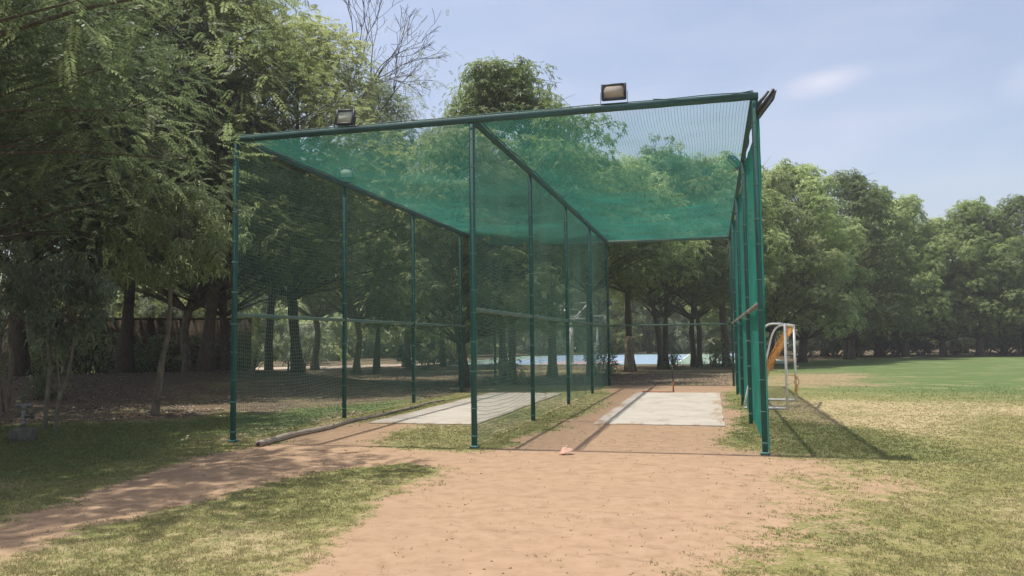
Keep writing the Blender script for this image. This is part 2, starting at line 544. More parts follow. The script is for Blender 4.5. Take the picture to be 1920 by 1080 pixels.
def ground_mat():
    m, n, l, b = new_mat('earth_and_grass')
    geo = n.new('ShaderNodeNewGeometry')
    pos = geo.outputs['Position']
    A = {k: node(n, l, 'ShaderNodeAttribute', attribute_name=k).outputs['Fac'] for k in ('dirt', 'dry', 'litter', 'lush')}

    def noise(scale, detail=5, rough=.6, stretch=None):
        v = pos
        if stretch:
            v = node(n, l, 'ShaderNodeMapping', {'Vector': pos, 'Scale': stretch}).outputs['Vector']
        return node(n, l, 'ShaderNodeTexNoise', {'Vector': v, 'Scale': scale, 'Detail': detail, 'Roughness': rough}).outputs['Fac']

    def math_(op, a, b_=None, c=None, clamp=False):
        nd = n.new('ShaderNodeMath')
        nd.operation = op
        nd.use_clamp = clamp
        for i, x in enumerate((a, b_, c)):
            if x is None:
                continue
            if isinstance(x, (int, float)):
                nd.inputs[i].default_value = x
            else:
                l.new(x, nd.inputs[i])
        return nd.outputs[0]

    def mix(f, a, b_):
        nd = node(n, l, 'ShaderNodeMixRGB')
        for k, x in (('Fac', f), ('Color1', a), ('Color2', b_)):
            if isinstance(x, (int, float)):
                nd.inputs[k].default_value = x
            elif isinstance(x, tuple):
                nd.inputs[k].default_value = (*x, 1)
            else:
                l.new(x, nd.inputs[k])
        return nd.outputs['Color']

    def smooth(x, a, b_):
        nd = node(n, l, 'ShaderNodeMapRange', interpolation_type='SMOOTHSTEP')
        l.new(x, nd.inputs['Value'])
        nd.inputs['From Min'].default_value = a
        nd.inputs['From Max'].default_value = b_
        return nd.outputs['Result']

    fine, mid, big, tiny = noise(26, 6, .7), noise(6, 5), noise(.9, 4), noise(95, 3, .7)
    speck = noise(60, 2, .5)
    patchy = noise(.55, 8, .68, (1.0, 1.6, 1.0))
    scuff = noise(2.6, 7, .72, (1.0, 2.2, 1.0))
    # bare earth
    earth = ramp(n, l, mid, [(.28, (.272, .180, .111)), (.5, (.328, .222, .140)), (.75, (.370, .256, .165))])
    earth = mix(math_('MULTIPLY', smooth(scuff, .53, .68), .62), earth, (.205, .132, .084))
    earth = mix(math_('MULTIPLY', smooth(fine, .56, .74), .45), earth, (.225, .148, .095))
    earth = mix(math_('MULTIPLY', smooth(big, .52, .68), .45), earth, (.290, .195, .130))
    earth = mix(math_('MULTIPLY', smooth(speck, .70, .76), .6), earth, (.13, .09, .06))
    # grass
    green = ramp(n, l, fine, [(.28, (.120, .122, .042)), (.5, (.222, .210, .078)), (.72, (.335, .298, .132))])
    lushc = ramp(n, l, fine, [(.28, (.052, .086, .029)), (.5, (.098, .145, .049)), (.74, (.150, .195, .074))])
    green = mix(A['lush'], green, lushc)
    dryc = ramp(n, l, fine, [(.25, (.250, .205, .100)), (.55, (.400, .325, .180)), (.8, (.480, .395, .240))])
    dfac = smooth(math_('ADD', math_('MULTIPLY', A['dry'], 1.0), math_('MULTIPLY', math_('SUBTRACT', mid, .5), 1.5)), .38, .85)
    green = mix(dfac, green, dryc)
    green = mix(math_('MULTIPLY', smooth(tiny, .58, .78), .28), green, (.050, .060, .022))
    green = mix(math_('MULTIPLY', smooth(patchy, .50, .66), .40), green, dryc)
    green = mix(math_('MULTIPLY', smooth(big, .52, .70), .30), green, lushc)
    # leaf litter
    lit = ramp(n, l, fine, [(.30, (.060, .045, .030)), (.5, (.135, .100, .066)), (.68, (.240, .185, .125)), (.8, (.36, .29, .21))])
    lit = mix(math_('MULTIPLY', smooth(big, .50, .66), .5), lit, green)
    lfac = smooth(math_('ADD', A['litter'], math_('MULTIPLY', math_('SUBTRACT', mid, .5), 1.1)), .3, .7)
    base = mix(lfac, green, lit)
    thr = math_('ADD', math_('MULTIPLY', math_('SUBTRACT', fine, .5), 1.5), math_('MULTIPLY', math_('SUBTRACT', mid, .5), .8))
    dm = smooth(math_('ADD', A['dirt'], math_('MULTIPLY', thr, 1.5)), .34, .60)
    base = mix(dm, base, earth)
    l.new(base, b.inputs['Base Color'])
    b.inputs['Roughness'].default_value = .95
    b.inputs['Specular IOR Level'].default_value = .12
    hgt = math_('ADD', math_('MULTIPLY', fine, .6), math_('MULTIPLY', tiny, .35))
    st = mix(dm, (.9, .9, .9), (.13, .13, .13))
    bp = node(n, l, 'ShaderNodeBump', {'Height': hgt, 'Distance': .03})
    l.new(st, bp.inputs['Strength'])
    l.new(bp.outputs['Normal'], b.inputs['Normal'])
    return m


gx = np.concatenate([[-900, -400, -200, -120], np.arange(-90, -30, 4.), np.arange(-30, -10, .5), np.arange(-10, 9, .105), np.arange(9, 30, .5),
                     np.arange(30, 90, 4.), [90, 120, 200, 400, 900]])
gy = np.concatenate([[-600, -200, -80, -40, -20], np.arange(-15, -7.5, .5), np.arange(-7.5, 6, .105), np.arange(6, 16, .18), np.arange(16, 60, .6),
                     np.arange(60, 130, 4.), [130, 170, 300, 600, 1200]])
GX, GY = np.meshgrid(gx, gy)
fx_, fy_ = GX.ravel(), GY.ravel()
GZ = ground_z(fx_, fy_)
nx, ny = len(gx), len(gy)
ii = (np.arange(ny - 1)[:, None] * nx + np.arange(nx - 1)[None]).ravel()
_d, _dr, _li, _lu = masks(fx_, fy_)
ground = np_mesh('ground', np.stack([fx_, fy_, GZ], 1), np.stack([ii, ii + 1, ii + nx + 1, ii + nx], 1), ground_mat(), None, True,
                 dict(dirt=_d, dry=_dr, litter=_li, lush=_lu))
tag(ground, kind='structure')


def slab_mat():
    m, n, l, b = new_mat('pale_concrete')
    geo = n.new('ShaderNodeNewGeometry')
    n1 = node(n, l, 'ShaderNodeTexNoise', {'Vector': geo.outputs['Position'], 'Scale': 1.4, 'Detail': 7, 'Roughness': .6}).outputs['Fac']
    n2 = node(n, l, 'ShaderNodeTexNoise', {'Vector': geo.outputs['Position'], 'Scale': 40, 'Detail': 4}).outputs['Fac']
    c = ramp(n, l, n1, [(.3, (.365, .330, .275)), (.55, (.450, .415, .355)), (.75, (.490, .450, .385))])
    mp = node(n, l, 'ShaderNodeMapping', {'Vector': geo.outputs['Position'], 'Scale': (2.2, .5, 1)})
    n3 = node(n, l, 'ShaderNodeTexNoise', {'Vector': mp.outputs['Vector'], 'Scale': 1.6, 'Detail': 8, 'Roughness': .7}).outputs['Fac']
    st = node(n, l, 'ShaderNodeMapRange', {'Value': n3, 'From Min': .52, 'From Max': .70, 'To Max': .55}, interpolation_type='SMOOTHSTEP')
    c = node(n, l, 'ShaderNodeMixRGB', {'Fac': st.outputs[0], 'Color1': c, 'Color2': (.285, .235, .175, 1)}).outputs[0]
    mx = node(n, l, 'ShaderNodeMixRGB', {'Color1': c, 'Color2': (.36, .27, .19, 1)})
    tc = n.new('ShaderNodeTexCoord')                             # earth carried over the edges
    sx_ = node(n, l, 'ShaderNodeSeparateXYZ', {0: tc.outputs['Generated']})
    def mm(op, a_, b2):
        q_ = node(n, l, 'ShaderNodeMath', operation=op)
        for i_, v_ in enumerate((a_, b2)):
            if isinstance(v_, (int, float)):
                q_.inputs[i_].default_value = v_
            else:
                l.new(v_, q_.inputs[i_])
        return q_.outputs[0]
    ex = mm('MINIMUM', sx_.outputs['X'], mm('SUBTRACT', 1.0, sx_.outputs['X']))
    ey = mm('MULTIPLY', mm('MINIMUM', sx_.outputs['Y'], mm('SUBTRACT', 1.0, sx_.outputs['Y'])), 3.0)
    ed = mm('SUBTRACT', .085, mm('MINIMUM', ex, ey))
    ef = node(n, l, 'ShaderNodeMapRange', {'Value': mm('ADD', mm('MULTIPLY', ed, 4.0), mm('MULTIPLY', mm('SUBTRACT', n3, .52), 3.0)), 'From Min': .02, 'From Max': .30, 'To Max': .8}, interpolation_type='SMOOTHSTEP')
    c = node(n, l, 'ShaderNodeMixRGB', {'Fac': ef.outputs[0], 'Color1': c, 'Color2': (.325, .235, .155, 1)}).outputs[0]
    l.new(c, mx.inputs['Color1'])
    r = node(n, l, 'ShaderNodeMapRange', {'Value': n2, 'From Min': .5, 'From Max': .75, 'To Max': .55})
    l.new(r.outputs[0], mx.inputs['Fac'])
    l.new(mx.outputs[0], b.inputs['Base Color'])
    b.inputs['Roughness'].default_value = .9
    b.inputs['Specular IOR Level'].default_value = .2
    bp = node(n, l, 'ShaderNodeBump', {'Height': n2, 'Strength': .25, 'Distance': .01})
    l.new(bp.outputs['Normal'], b.inputs['Normal'])
    return m


M_SLAB = slab_mat()


def slab(x0, x1, y0, y1, seed, skew=0.0):
    """a worn concrete strip with a ragged edge, 2 to 3 cm proud of the earth"""
    rng = np.random.default_rng(seed)
    edge = []
    for (ax, ay), (bx, by) in (((x0, y0), (x1, y0)), ((x1, y0), (x1, y1)), ((x1, y1), (x0, y1)), ((x0, y1), (x0, y0))):
        k = max(3, int(math.hypot(bx - ax, by - ay) / .22))
        for t in np.arange(k) / k:
            edge.append((ax + (bx - ax) * t, ay + (by - ay) * t))
    E_ = np.array(edge)
    E_ += (np.stack([vnoise(E_[:, 0] * 3, E_[:, 1], .5, seed), vnoise(E_[:, 0], E_[:, 1] * 3, .5, seed + 1)], 1) - .5) * .045
    E_[:, 0] += skew * (E_[:, 1] - y0) / (y1 - y0)
    n = len(E_)
    c = E_.mean(0)
    top = .024
    inner = c + (E_ - c) * .992
    V = np.concatenate([np.c_[E_, np.full(n, -.06)], np.c_[E_, np.full(n, top - .008)], np.c_[inner, np.full(n, top)]])
    q = []
    for k in (0, 1):
        for i in range(n):
            j = (i + 1) % n
            q.append((k * n + i, k * n + j, (k + 1) * n + j, (k + 1) * n + i))
    me = bpy.data.meshes.new('concrete_pitch')
    me.from_pydata([tuple(v) for v in V], [], q + [tuple(range(2 * n, 3 * n))])
    me.materials.append(M_SLAB)
    o = link(bpy.data.objects.new('concrete_pitch', me))
    return tag(o, kind='structure')


slab(1.20, 3.46, 3.25, 11.55, 5)
slab(-2.92, -.83, 2.85, 11.1, 8)


def sheet(name, poly, z, mat):
    me = bpy.data.meshes.new(name)
    me.from_pydata([(x, y, z) for x, y in poly], [], [tuple(range(len(poly)))])
    me.materials.append(mat)
    return tag(link(bpy.data.objects.new(name, me)), kind='structure')


def rect(x0, x1, y0, y1):
    return [(x0, y0), (x1, y0), (x1, y1), (x0, y1)]


M_CBLUE = simple_mat('court_blue', (.195, .285, .385), (.245, .335, .425), .8, .8)
M_CGREEN = simple_mat('court_green', (.170, .250, .190), (.215, .300, .230), .8, .8)
M_CPINK = simple_mat('court_pink', (.40, .275, .285), (.46, .33, .33), .8, .8)
M_CLINE = simple_mat('court_white', (.68, .68, .68), (.78, .78, .78), 2, .8)
M_PATH = simple_mat('pale_sandy_path', (.36, .28, .20), (.50, .41, .31), 1.2, .95)
sheet('sports_court', rect(-14.3, 7.6, 35.5, 74), .03, M_CGREEN)
sheet('court_playing_area', rect(-11.1, 1.25, 36.2, 64.3), .034, M_CBLUE)
sheet('court_playing_area', rect(4.6, 7.4, 41.2, 68.0), .034, M_CBLUE)
sheet('court_key', rect(-7.35, -2.45, 36.3, 42.1), .038, M_CPINK)
for q in (rect(-11.1, 1.25, 36.2, 36.28), rect(-11.1, -11.02, 36.28, 64.2), rect(1.17, 1.25, 36.28, 64.2), rect(-11.1, 1.25, 64.2, 64.28),
          rect(-7.35, -7.27, 36.3, 42.1), rect(-2.53, -2.45, 36.3, 42.1), rect(-7.27, -2.53, 42.02, 42.1), rect(-11.02, 1.17, 50.2, 50.28),
          rect(4.6, 4.68, 41.2, 68), rect(4.68, 7.4, 41.2, 41.28)):
    sheet('court_line', q, .043, M_CLINE)
# pale track running through the wood on the left
pa, pb = [at(120, 47), at(420, 44), at(640, 45.5), at(860, 50)], [at(860, 55), at(640, 50.5), at(420, 48.5), at(120, 52)]
sheet('woodland_path', pa + pb, .03, M_PATH)


# ------------------------------------------------------------------ the practice cage
cage = empty('practice_cage', (0, 0, 0))
tag(cage, 'two lane cricket practice cage of green posts and green netting on bare earth', 'practice cage')
PW = .070
for xi, x in enumerate((XL, 0.0, XR)):
    for k in range(5):
        y = k * BAY
        mb = MB().bar((x, y, -.15), (x, y, H - .052), PW, PW, .008)
        p = mb.build('post', M_POST, cage)
        tie = MB()
        for z in np.arange(.18, H - .2, .42):
            zz = z + random.uniform(-.08, .08)
            for dz in (0, .012) if random.random() < .4 else (0,):
                tie.box((x, y, zz + dz), (PW + .012, PW + .012, .011), Matrix.Rotation(random.uniform(-.02, .02), 3, 'X'), .003)
        t = tie.build('lashing', M_TIE, p)
        tag(t, kind='stuff')
        if k == 0:
            base = MB().box((x, y, .02 + ground_z(np.array([x]), np.array([y]))[0]), (PW + .05, PW + .05, .035), None, .008)
            base.build('foot_collar', M_TIE, p)
YB = 4 * BAY
# head beams, carried on the posts and butted to one another
MB().bar((XL - .06, 0, H), (XR + .06, 0, H), .075, .088, .010).build('front_beam', M_BEAM, cage)
MB().bar((XL - .06, YB, H), (XR + .06, YB, H), .09, .10, .010).build('back_beam', M_RAIL, cage)
for x in (XL, 0, XR):
    MB().bar((x, .053, H), (x, YB - .048, H), .070, .078, .010).build('top_rail', M_BEAM, cage)
ZM = 1.95
for x in (XL, 0, XR):
    for k in range(4):
        MB().bar((x, k * BAY + PW / 2 + .002, ZM), (x, (k + 1) * BAY - PW / 2 - .002, ZM), .052, .062, .006).build('mid_rail', M_RAILW if x == XR else M_RAIL, cage)
for a, b_ in ((XL, 0), (0, XR)):
    MB().bar((a + PW / 2 + .002, YB, ZM), (b_ - PW / 2 - .002, YB, ZM), .052, .062, .006).build('mid_rail', M_RAIL, cage)


def net(name, O, U, V_, N, ul, vl, cell, r, disp, useg, vseg, mat=None):
    """netting of round cords: cords along U and along V over a slack sheet; disp(u, v) -> (normal, along u, along v) offsets"""
    O, U, V_, N = (np.array(a, float) for a in (O, U, V_, N))
    vs, fs, n0 = [], [], 0
    for along_u in (True, False):
        if along_u:
            v = np.arange(cell / 2, vl, cell)
            u = np.linspace(0, ul, useg + 1)
            uu, vv = np.meshgrid(u, v)
            side = V_
        else:
            u = np.arange(cell / 2, ul, cell)
            v = np.linspace(0, vl, vseg + 1)
            vv, uu = np.meshgrid(v, u)
            side = U
        dn, du, dv = disp(uu, vv)
        P = O + (uu + du)[..., None] * U + (vv + dv)[..., None] * V_ + dn[..., None] * N
        c, s, _ = P.shape
        ring = np.stack([P + r * (math.cos(a) * N + math.sin(a) * side) for a in (0.5, 0.5 + 2.0944, 0.5 + 4.1888)], 2)   # c,s,3,3
        vs.append(ring.reshape(-1, 3))
        i = (np.arange(c)[:, None, None] * s + np.arange(s - 1)[None, :, None]) * 3
        j = np.arange(3)[None, None]
        k = (j + 1) % 3
        fs.append((np.stack([i + j, i + k, i + 3 + k, i + 3 + j], -1).reshape(-1, 4)) + n0)
        n0 += c * s * 3
    return np_mesh(name, np.concatenate(vs), np.concatenate(fs), mat or M_NET, cage)


def side_disp(seed, sag=.10, amp=.09, bays=4, bl=BAY, top=H):
    def f(u, v):
        ph = np.abs(np.sin(np.pi * u / bl))
        hgt = np.clip(np.sin(np.pi * np.clip(v / ZM, 0, 1)), 0, 1) + np.clip(np.sin(np.pi * np.clip((v - ZM) / (top - ZM), 0, 1)), 0, 1)
        dn = amp * ph * hgt * (.3 + 1.2 * vnoise(u, v, 1.6, seed)) + .02 * (vnoise(u, v, .45, seed + 1) - .5)
        dv = -sag * ph ** 1.2 * (.35 + .9 * vnoise(np.floor(u / bl) * 3.3, v, .9, seed + 2)) * np.clip((v / .5), 0, 1) + .03 * (vnoise(u, v, .5, seed + 3) - .5)
        du = .06 * (vnoise(u, v, .9, seed + 4) - .5) + .03 * (vnoise(u, v, .3, seed + 5) - .5)
        return dn, du, dv
    return f


CELL, CR = .045, .0024
net('side_net', (XL - .055, 0, .02), (0, 1, 0), (0, 0, 1), (-1, 0, 0), YB, H - .03, 0.060, .0030, side_disp(1), 56, 32, M_NETG)
net('side_net', (-.055, 0, .02), (0, 1, 0), (0, 0, 1), (-1, 0, 0), YB, H - .03, 0.058, .0027, side_disp(21, .14, .07), 56, 32, M_NETG)
net('side_net', (XR + .055, 0, .02), (0, 1, 0), (0, 0, 1), (1, 0, 0), YB, H - .03, CELL, .0030, side_disp(41, .14, .10), 56, 32)
net('back_net', (XL, YB + .055, .02), (1, 0, 0), (0, 0, 1), (0, 1, 0), XR - XL, H - .03, CELL, .0011, side_disp(61, .06, .10, 2, XR), 40, 30, M_NETG)


def roof_disp(x0):
    def f(u, v):
        s = np.sin(np.pi * np.clip(u / 3.886, 0, 1)) * np.clip(np.sin(np.pi * np.clip(v / YB, 0, 1)), 0, 1) ** .35 * (.75 + .6 * vnoise(v, v * 0, 2.6, 77))
        return (-.14 * s * (.5 + .8 * vnoise(u, v, 1.8, 71 + x0)) + .02 * (vnoise(u, v, .4, 72) - .5) * s,
                .05 * (vnoise(u, v, .8, 73) - .5), .05 * (vnoise(u, v, .7, 74) - .5))
    return f


net('roof_net', (XL, -.03, H + .06), (1, 0, 0), (0, 1, 0), (0, 0, 1), 3.863, YB + .06, CELL, .0023, roof_disp(0), 26, 52)
net('roof_net', (0, -.03, H + .06), (1, 0, 0), (0, 1, 0), (0, 0, 1), XR, YB + .06, CELL, .0023, roof_disp(5), 26, 52)
# loose rope ends and the rolled net hem tied along the beams
hem = MB()
for x in (XL, 0, XR):
    ys = np.linspace(.05, YB - .05, 80)
    hem.tube(np.stack([x + .05 + .012 * np.sin(ys * 5), ys, H + .045 + .006 * np.sin(ys * 3.1)], 1), .010, 5)
xs = np.linspace(XL, XR, 60)
hem.tube(np.stack([xs, -.058 + .006 * np.sin(xs * 7), H + .046 + .005 * np.sin(xs * 4.3)], 1), .007, 5)
xs = np.linspace(2.6, 3.9, 24)
hem.tube(np.stack([xs, np.full(24, -.062), H + .058 - .05 * np.sin((xs - 2.6) / 1.3 * np.pi)], 1), .007, 5)
hem.build('hem_rope', M_BEAM, cage)


# ------------------------------------------------------------------ floodlights
def make_floodlight(lens_mat, w=.36, h=.25):
    root = empty('floodlight', (0, 0, 0))
    head = empty_head = None
    hb = MB().box((0, .02, 0), (w, .05, h), None, .016)
    for k in range(7):
        hb.box((-w * .36 + k * w * .12, .062, 0), (.012, .036, h * .72), None, .003)
    hb.box((0, .075, -.0), (w * .4, .05, h * .4), None, .01)
    house = hb.build('housing', M_BLACK, root)
    rb = MB()
    t = .034
    for sx in (-1, 1):
        rb.box((sx * (w / 2 - t / 2), -.014, 0), (t, .018, h), None, .006)
    for sz in (-1, 1):
        rb.box((0, -.0145, sz * (h / 2 - t / 2)), (w - 2 * t, .017, t), None, .006)
    rb.build('rim', M_BLACK, root)
    MB().box((0, -.0085, 0), (w - 2 * t + .004, .004, h - 2 * t + .004)).build('lens', lens_mat, root)
    return root


def bracket(root, w, h, drop):
    bb = MB()
    for sx in (-1, 1):
        bb.bar((sx * (w / 2 + .012), .02, .01), (sx * (w / 2 + .012), .02, -drop), .006, .03)
    bb.bar((-(w / 2 + .015), .02, -drop), (w / 2 + .015, .02, -drop), .03, .006)
    return bb.build('bracket', M_BLACK, root)


def place_light(loc, facing, tilt, label, lens, w=.36, h=.25, drop=.15, roll=0.0):
    """facing: compass angle of the lens normal (0 looks to -Y), tilt: radians down"""
    r = make_floodlight(lens, w, h)
    r.rotation_mode = 'XYZ'
    r.location = loc
    r.rotation_euler = (tilt, roll, facing)
    bracket(r, w, h, drop)
    tag(r, label, 'floodlight', 'floodlights on the practice cage')
    return r


place_light((2.065, -.03, H + .215), R(2), R(4), 'dark framed floodlight with brownish lens on front beam of right lane', M_LENS, .345, .225, .16)
place_light((-1.99, -.03, H + .195), R(-3), R(-9), 'floodlight with pale green lens on front beam of left lane', M_LENSL, .315, .245, .14, R(4))
place_light((XR + .16, .12, H - .10), R(90), R(38), 'grey floodlight seen edge on, jutting out from the right front corner post', M_BLACK, .40, .37, .14)
place_light((XR - .13, 4.9, H + .20), R(-90), R(42), 'small floodlight turned inwards on the right top rail behind the corner', M_LENS, .36, .28, .14)
place_light((XL + .03, 3.75, H + .24), R(28), R(-12), 'pale floodlight on the left side rail seen through the roof net', M_LENSL, .30, .22, .14)
place_light((-2.05, YB + .02, H + .02 - .28), R(0), R(15), 'small floodlight under the back beam of the left lane', M_LENSL, .34, .22, -.17)


# ------------------------------------------------------------------ small football goal
def make_goal():
    g = empty('football_goal', (4.76, 6.56, 0))
    tag(g, 'small white football goal with torn orange net standing beside the cage', 'goal')
    A0, B0 = np.array((0, 0, 0.)), np.array((.40, 2.31, 0.))
    Hh = 1.79
    back = np.array((-.86, .15, 0.))
    for nm, P in (('near', A0), ('far', B0)):
        MB().tube([P + (0, 0, .0), P + (0, 0, Hh)], .026, 10).build('upright', M_WHITE, g)
        pts = []
        bt, bl = P + back * .36 + (0, 0, Hh), P + back + (0, 0, .04)
        pts.append(P + back / np.linalg.norm(back) * .034 + (0, 0, Hh - .005))
        for t in np.linspace(0, 1, 9):
            c = P + back * .52 + (0, 0, Hh)
            m = P + back * .60 + (0, 0, Hh - .32)
            pts.append((1 - t) ** 2 * (P + back * .26 + (0, 0, Hh)) + 2 * t * (1 - t) * (P + back * .50 + (0, 0, Hh + .01)) + t * t * m)
        for t in np.linspace(.1, 1, 6):
            pts.append((P + back * .60 + (0, 0, Hh - .32)) * (1 - t) + bl * t)
        MB().tube(pts, .021, 8).build('back_stay', M_WHITE, g)
        MB().tube([P + back / np.linalg.norm(back) * .036 + (0, 0, .035), bl - (0, 0, .005)], .026, 8).build('base_bar', M_WHITE, g)
        for z in np.arange(.25, Hh - .1, .28):
            MB().tube([P + (.034, 0, z), P + (.062, .0, z + .01), P + (.066, 0, z + .03)], .008, 5).build('net_hook', M_WHITE, g)
    MB().tube([A0 + (0, .03, Hh - .02), B0 + (0, -.03, Hh - .02)], .029, 10).build('crossbar', M_WHITE, g)
    # the torn net: hanging gathered from the crossbar down to the back foot, plus loose ends on the far upright
    rng = np.random.default_rng(4)
    nb = MB()
    top_a, top_b = A0 + (0.05, .35, Hh - .05), B0 + (-.02, -.1, Hh - .06)
    waist = np.array((-.24, .80, .92))
    foot = A0 + back * .92 + (0, .35, .06)
    for i in range(40):
        s = rng.random()
        p0 = top_a * (1 - s) + top_b * s
        w1 = waist + rng.normal(0, 1, 3) * (.03, .10, .10) + (.06 * (s - .5), .4 * (s - .5), 0)
        w2 = foot * .55 + waist * .45 + rng.normal(0, 1, 3) * (.045, .12, .06)
        p3 = foot + rng.normal(0, 1, 3) * (.035, .12, .02)
        if i % 5 == 0:
            p3 = w2 + (.02, 0, -.1)
        ts = np.linspace(0, 1, 11)[:, None]
        pts = (1 - ts) ** 3 * p0 + 3 * ts * (1 - ts) ** 2 * w1 + 3 * ts ** 2 * (1 - ts) * w2 + ts ** 3 * p3
        pts += rng.normal(0, .010, pts.shape)
        pts[:, 2] = np.maximum(pts[:, 2], .02)
        nb.tube(pts, .0048, 4, False)
    for i in range(46):                                          # knotted cross cords
        t = rng.uniform(.08, .85)
        c = (top_a + top_b) / 2 * (1 - t) ** 2 + 2 * t * (1 - t) * waist + t * t * foot
        wd = .34 * (1 - t) + .12
        a = rng.normal(0, 1, 3) * (.05, wd, .05)
        b_ = rng.normal(0, 1, 3) * (.05, wd, .05)
        nb.tube([c + a, c + (a + b_) / 2 + (0, 0, -.05), c + b_], .0048, 4, False)
    nb.build('net', M_ORANGE, g)
    lo = MB()
    pts = [np.array((-.05, .5, .78)), np.array((.15, 1.4, .66)), B0 + (-.02, -.02, .60)]
    lo.tube(pts, .009, 5)
    zz = np.linspace(.62, .16, 16)
    lo.tube(np.stack([B0[0] + .05 * np.sin(zz * 17) + .02, np.full(16, B0[1] - .04), zz], 1), .012, 5)
    lo.tube(np.stack([B0[0] + .04 * np.cos(zz * 21), np.full(16, B0[1] - .05), zz * .8 + .1], 1), .009, 5)
    lo.box(B0 + (-.01, -.03, .27), (.07, .04, .07), Matrix.Rotation(.5, 3, 'Y'), .015)
    lo.build('loose_net_end', M_ORANGE, g)
    return g


make_goal()


# ------------------------------------------------------------------ things on the earth
def ragged_pole(name, pts, r0, r1, label, seed, hollow=True):
    rng = np.random.default_rng(seed)
    P = np.array(pts, float)
    t = np.linspace(0, len(P) - 1, 46)
    X = np.stack([np.interp(t, np.arange(len(P)), P[:, i]) for i in range(3)], 1)
    k = np.array([.25, .5, .25])
    for i in range(3):
        for _ in range(3):
            X[1:-1, i] = np.convolve(X[:, i], k, 'valid')
    X += (np.stack([vnoise(t, t * 0, 2.2, seed), t * 0 + .5, vnoise(t, t * 0, 2.6, seed + 3)], 1) - .5) * (.10, 0, .03)
    rad = np.linspace(r0, r1, 46) * (1 + .14 * (vnoise(t * 3, t * 0, 2.0, seed + 7) - .3) + .10 * (np.sin(t * 1.9) > .93))
    X[:, 2] = ground_z(X[:, 0], X[:, 1]) + rad * .82
    root = empty(name, tuple(X[0] * (1, 1, 0)))
    mb = MB().tube(X - np.array(root.location), rad, 12)
    mb.build('trunk', M_LOG, root, True)
    for j in (9, 20, 31, 38):                                    # stubs of cut side shoots
        d = nrm(np.array((rng.uniform(-.6, .9), rng.uniform(-.2, .6), .7)))
        b0 = X[j] - np.array(root.location)
        MB().tube([b0 + d * rad[j] * .5, b0 + d * (rad[j] + .02), b0 + d * (rad[j] + .035)], [.018, .015, .012], 7).build('knot', M_LOG, root)
    if hollow:
        d = nrm(X[0] - X[1])
        c = X[0] - np.array(root.location) + d * .003
        MB().tube([c, c + d * .003], [r0 * .62, r0 * .62], 12).build('hollow_end', M_BROWNWOOD, root)
    return tag(root, label, 'log')


ragged_pole('fallen_pole', [(-3.17, -.45, 0), (-3.27, .7, 0), (-3.16, 1.7, 0), (-3.28, 2.8, 0), (-3.22, 4.1, 0), (-3.34, 5.25, 0)], .050, .030,
            'long pale crooked tree pole lying along the left lane by the front corner post', 3)
ragged_pole('fallen_branch', [(-3.36, 5.35, 0), (-3.30, 6.3, 0), (-3.38, 7.2, 0), (-3.36, 8.3, 0)], .030, .018,
            'thin brown branch lying beyond the long pole beside the left concrete strip', 9, False)

cone = empty('marker_cone', (1.385, -.42, 0), R(20))
tag(cone, 'small faded orange marker cone squashed flat on the bare earth', 'cone')
ang = np.arange(24) / 24 * 2 * math.pi
rings = []
for z, r in ((0.0, .095), (.006, .093), (.018, .078), (.062, .034), (.070, .026)):
    rr = r * (1 + .10 * np.sin(2 * ang + .6))
    rings.append(np.stack([rr * np.cos(ang), rr * np.sin(ang) * .8, np.full(24, z)], 1))
V = np.concatenate(rings + [r_ * (.93, .93, 1) - (0, 0, .002) for r_ in rings[::-1]])
q = [(k * 24 + i, k * 24 + (i + 1) % 24, (k + 1) * 24 + (i + 1) % 24, (k + 1) * 24 + i) for k in range(9) for i in range(24)]
tilt = np.array(Matrix.Rotation(R(-16), 3, 'Y'))
V = V @ tilt.T
V[:, 2] -= V[:, 2].min() - .004
np_mesh('cone_body', V, np.array(q), M_CONE, cone, True)
MB().tube([(.012, 0, .098), (.030, .006, .108)], [.020, .012], 9).build('crumpled_tip', M_CONE, cone)

st = empty('wicket_stand', (2.20, 11.72, 0))
tag(st, 'single thin brown stump on a red base board behind the right concrete strip', 'stump')
MB().tube([(0, 0, .03), (.004, 0, .30)], .021, 10).build('stump_foot', M_REDWOOD, st)
MB().tube([(.004, 0, .301), (-.012, 0, .55), (-.006, 0, .76)], [.017, .017, .015], 10).build('stump', M_BROWNWOOD, st)
bv = np.array([(-.86, -.03, 0), (.03, -.04, 0), (.03, .04, 0), (-.84, .06, 0), (-.86, -.03, .034), (.03, -.04, .030), (.03, .04, .030), (-.84, .06, .036)])
MB().add(bv, [(3, 2, 1, 0), (4, 5, 6, 7), (0, 1, 5, 4), (1, 2, 6, 5), (2, 3, 7, 6), (3, 0, 4, 7)]).build('base_board', M_REDWOOD, st)

# stand pipe on its concrete block, in the shade on the left
zp = float(ground_z(np.array([-7.33]), np.array([-.48]))[0])
sp = empty('water_standpipe', (-7.33, -.45, zp), R(14), .88)
tag(sp, 'grey water standpipe with side valve rising from a concrete block in the shade', 'standpipe')
MB().box((0, 0, .10), (.36, .30, .26), None, .02).build('concrete_block', M_CONC, sp)
MB().tube([(0, 0, .225), (0, 0, .62)], .030, 12).build('pipe', M_STEEL, sp)
MB().tube([(0, 0, .30), (0, 0, .345)], .044, 12).build('collar', M_STEEL, sp)
MB().tube([(0, 0, .565), (0, 0, .66)], .042, 12).build('collar', M_STEEL, sp)
MB().tube([(-.12, 0, .64), (.12, 0, .64)], .026, 10).tube([(-.135, 0, .64), (-.105, 0, .64)], .036, 10).tube([(.105, 0, .64), (.135, 0, .64)], .036, 10).build('tee_head', M_STEEL, sp)
v = MB().tube([(.03, 0, .43), (.19, 0, .43)], .018, 10).tube([(.15, 0, .40), (.15, 0, .46)], .030, 10).build('valve', M_BLACK, sp)
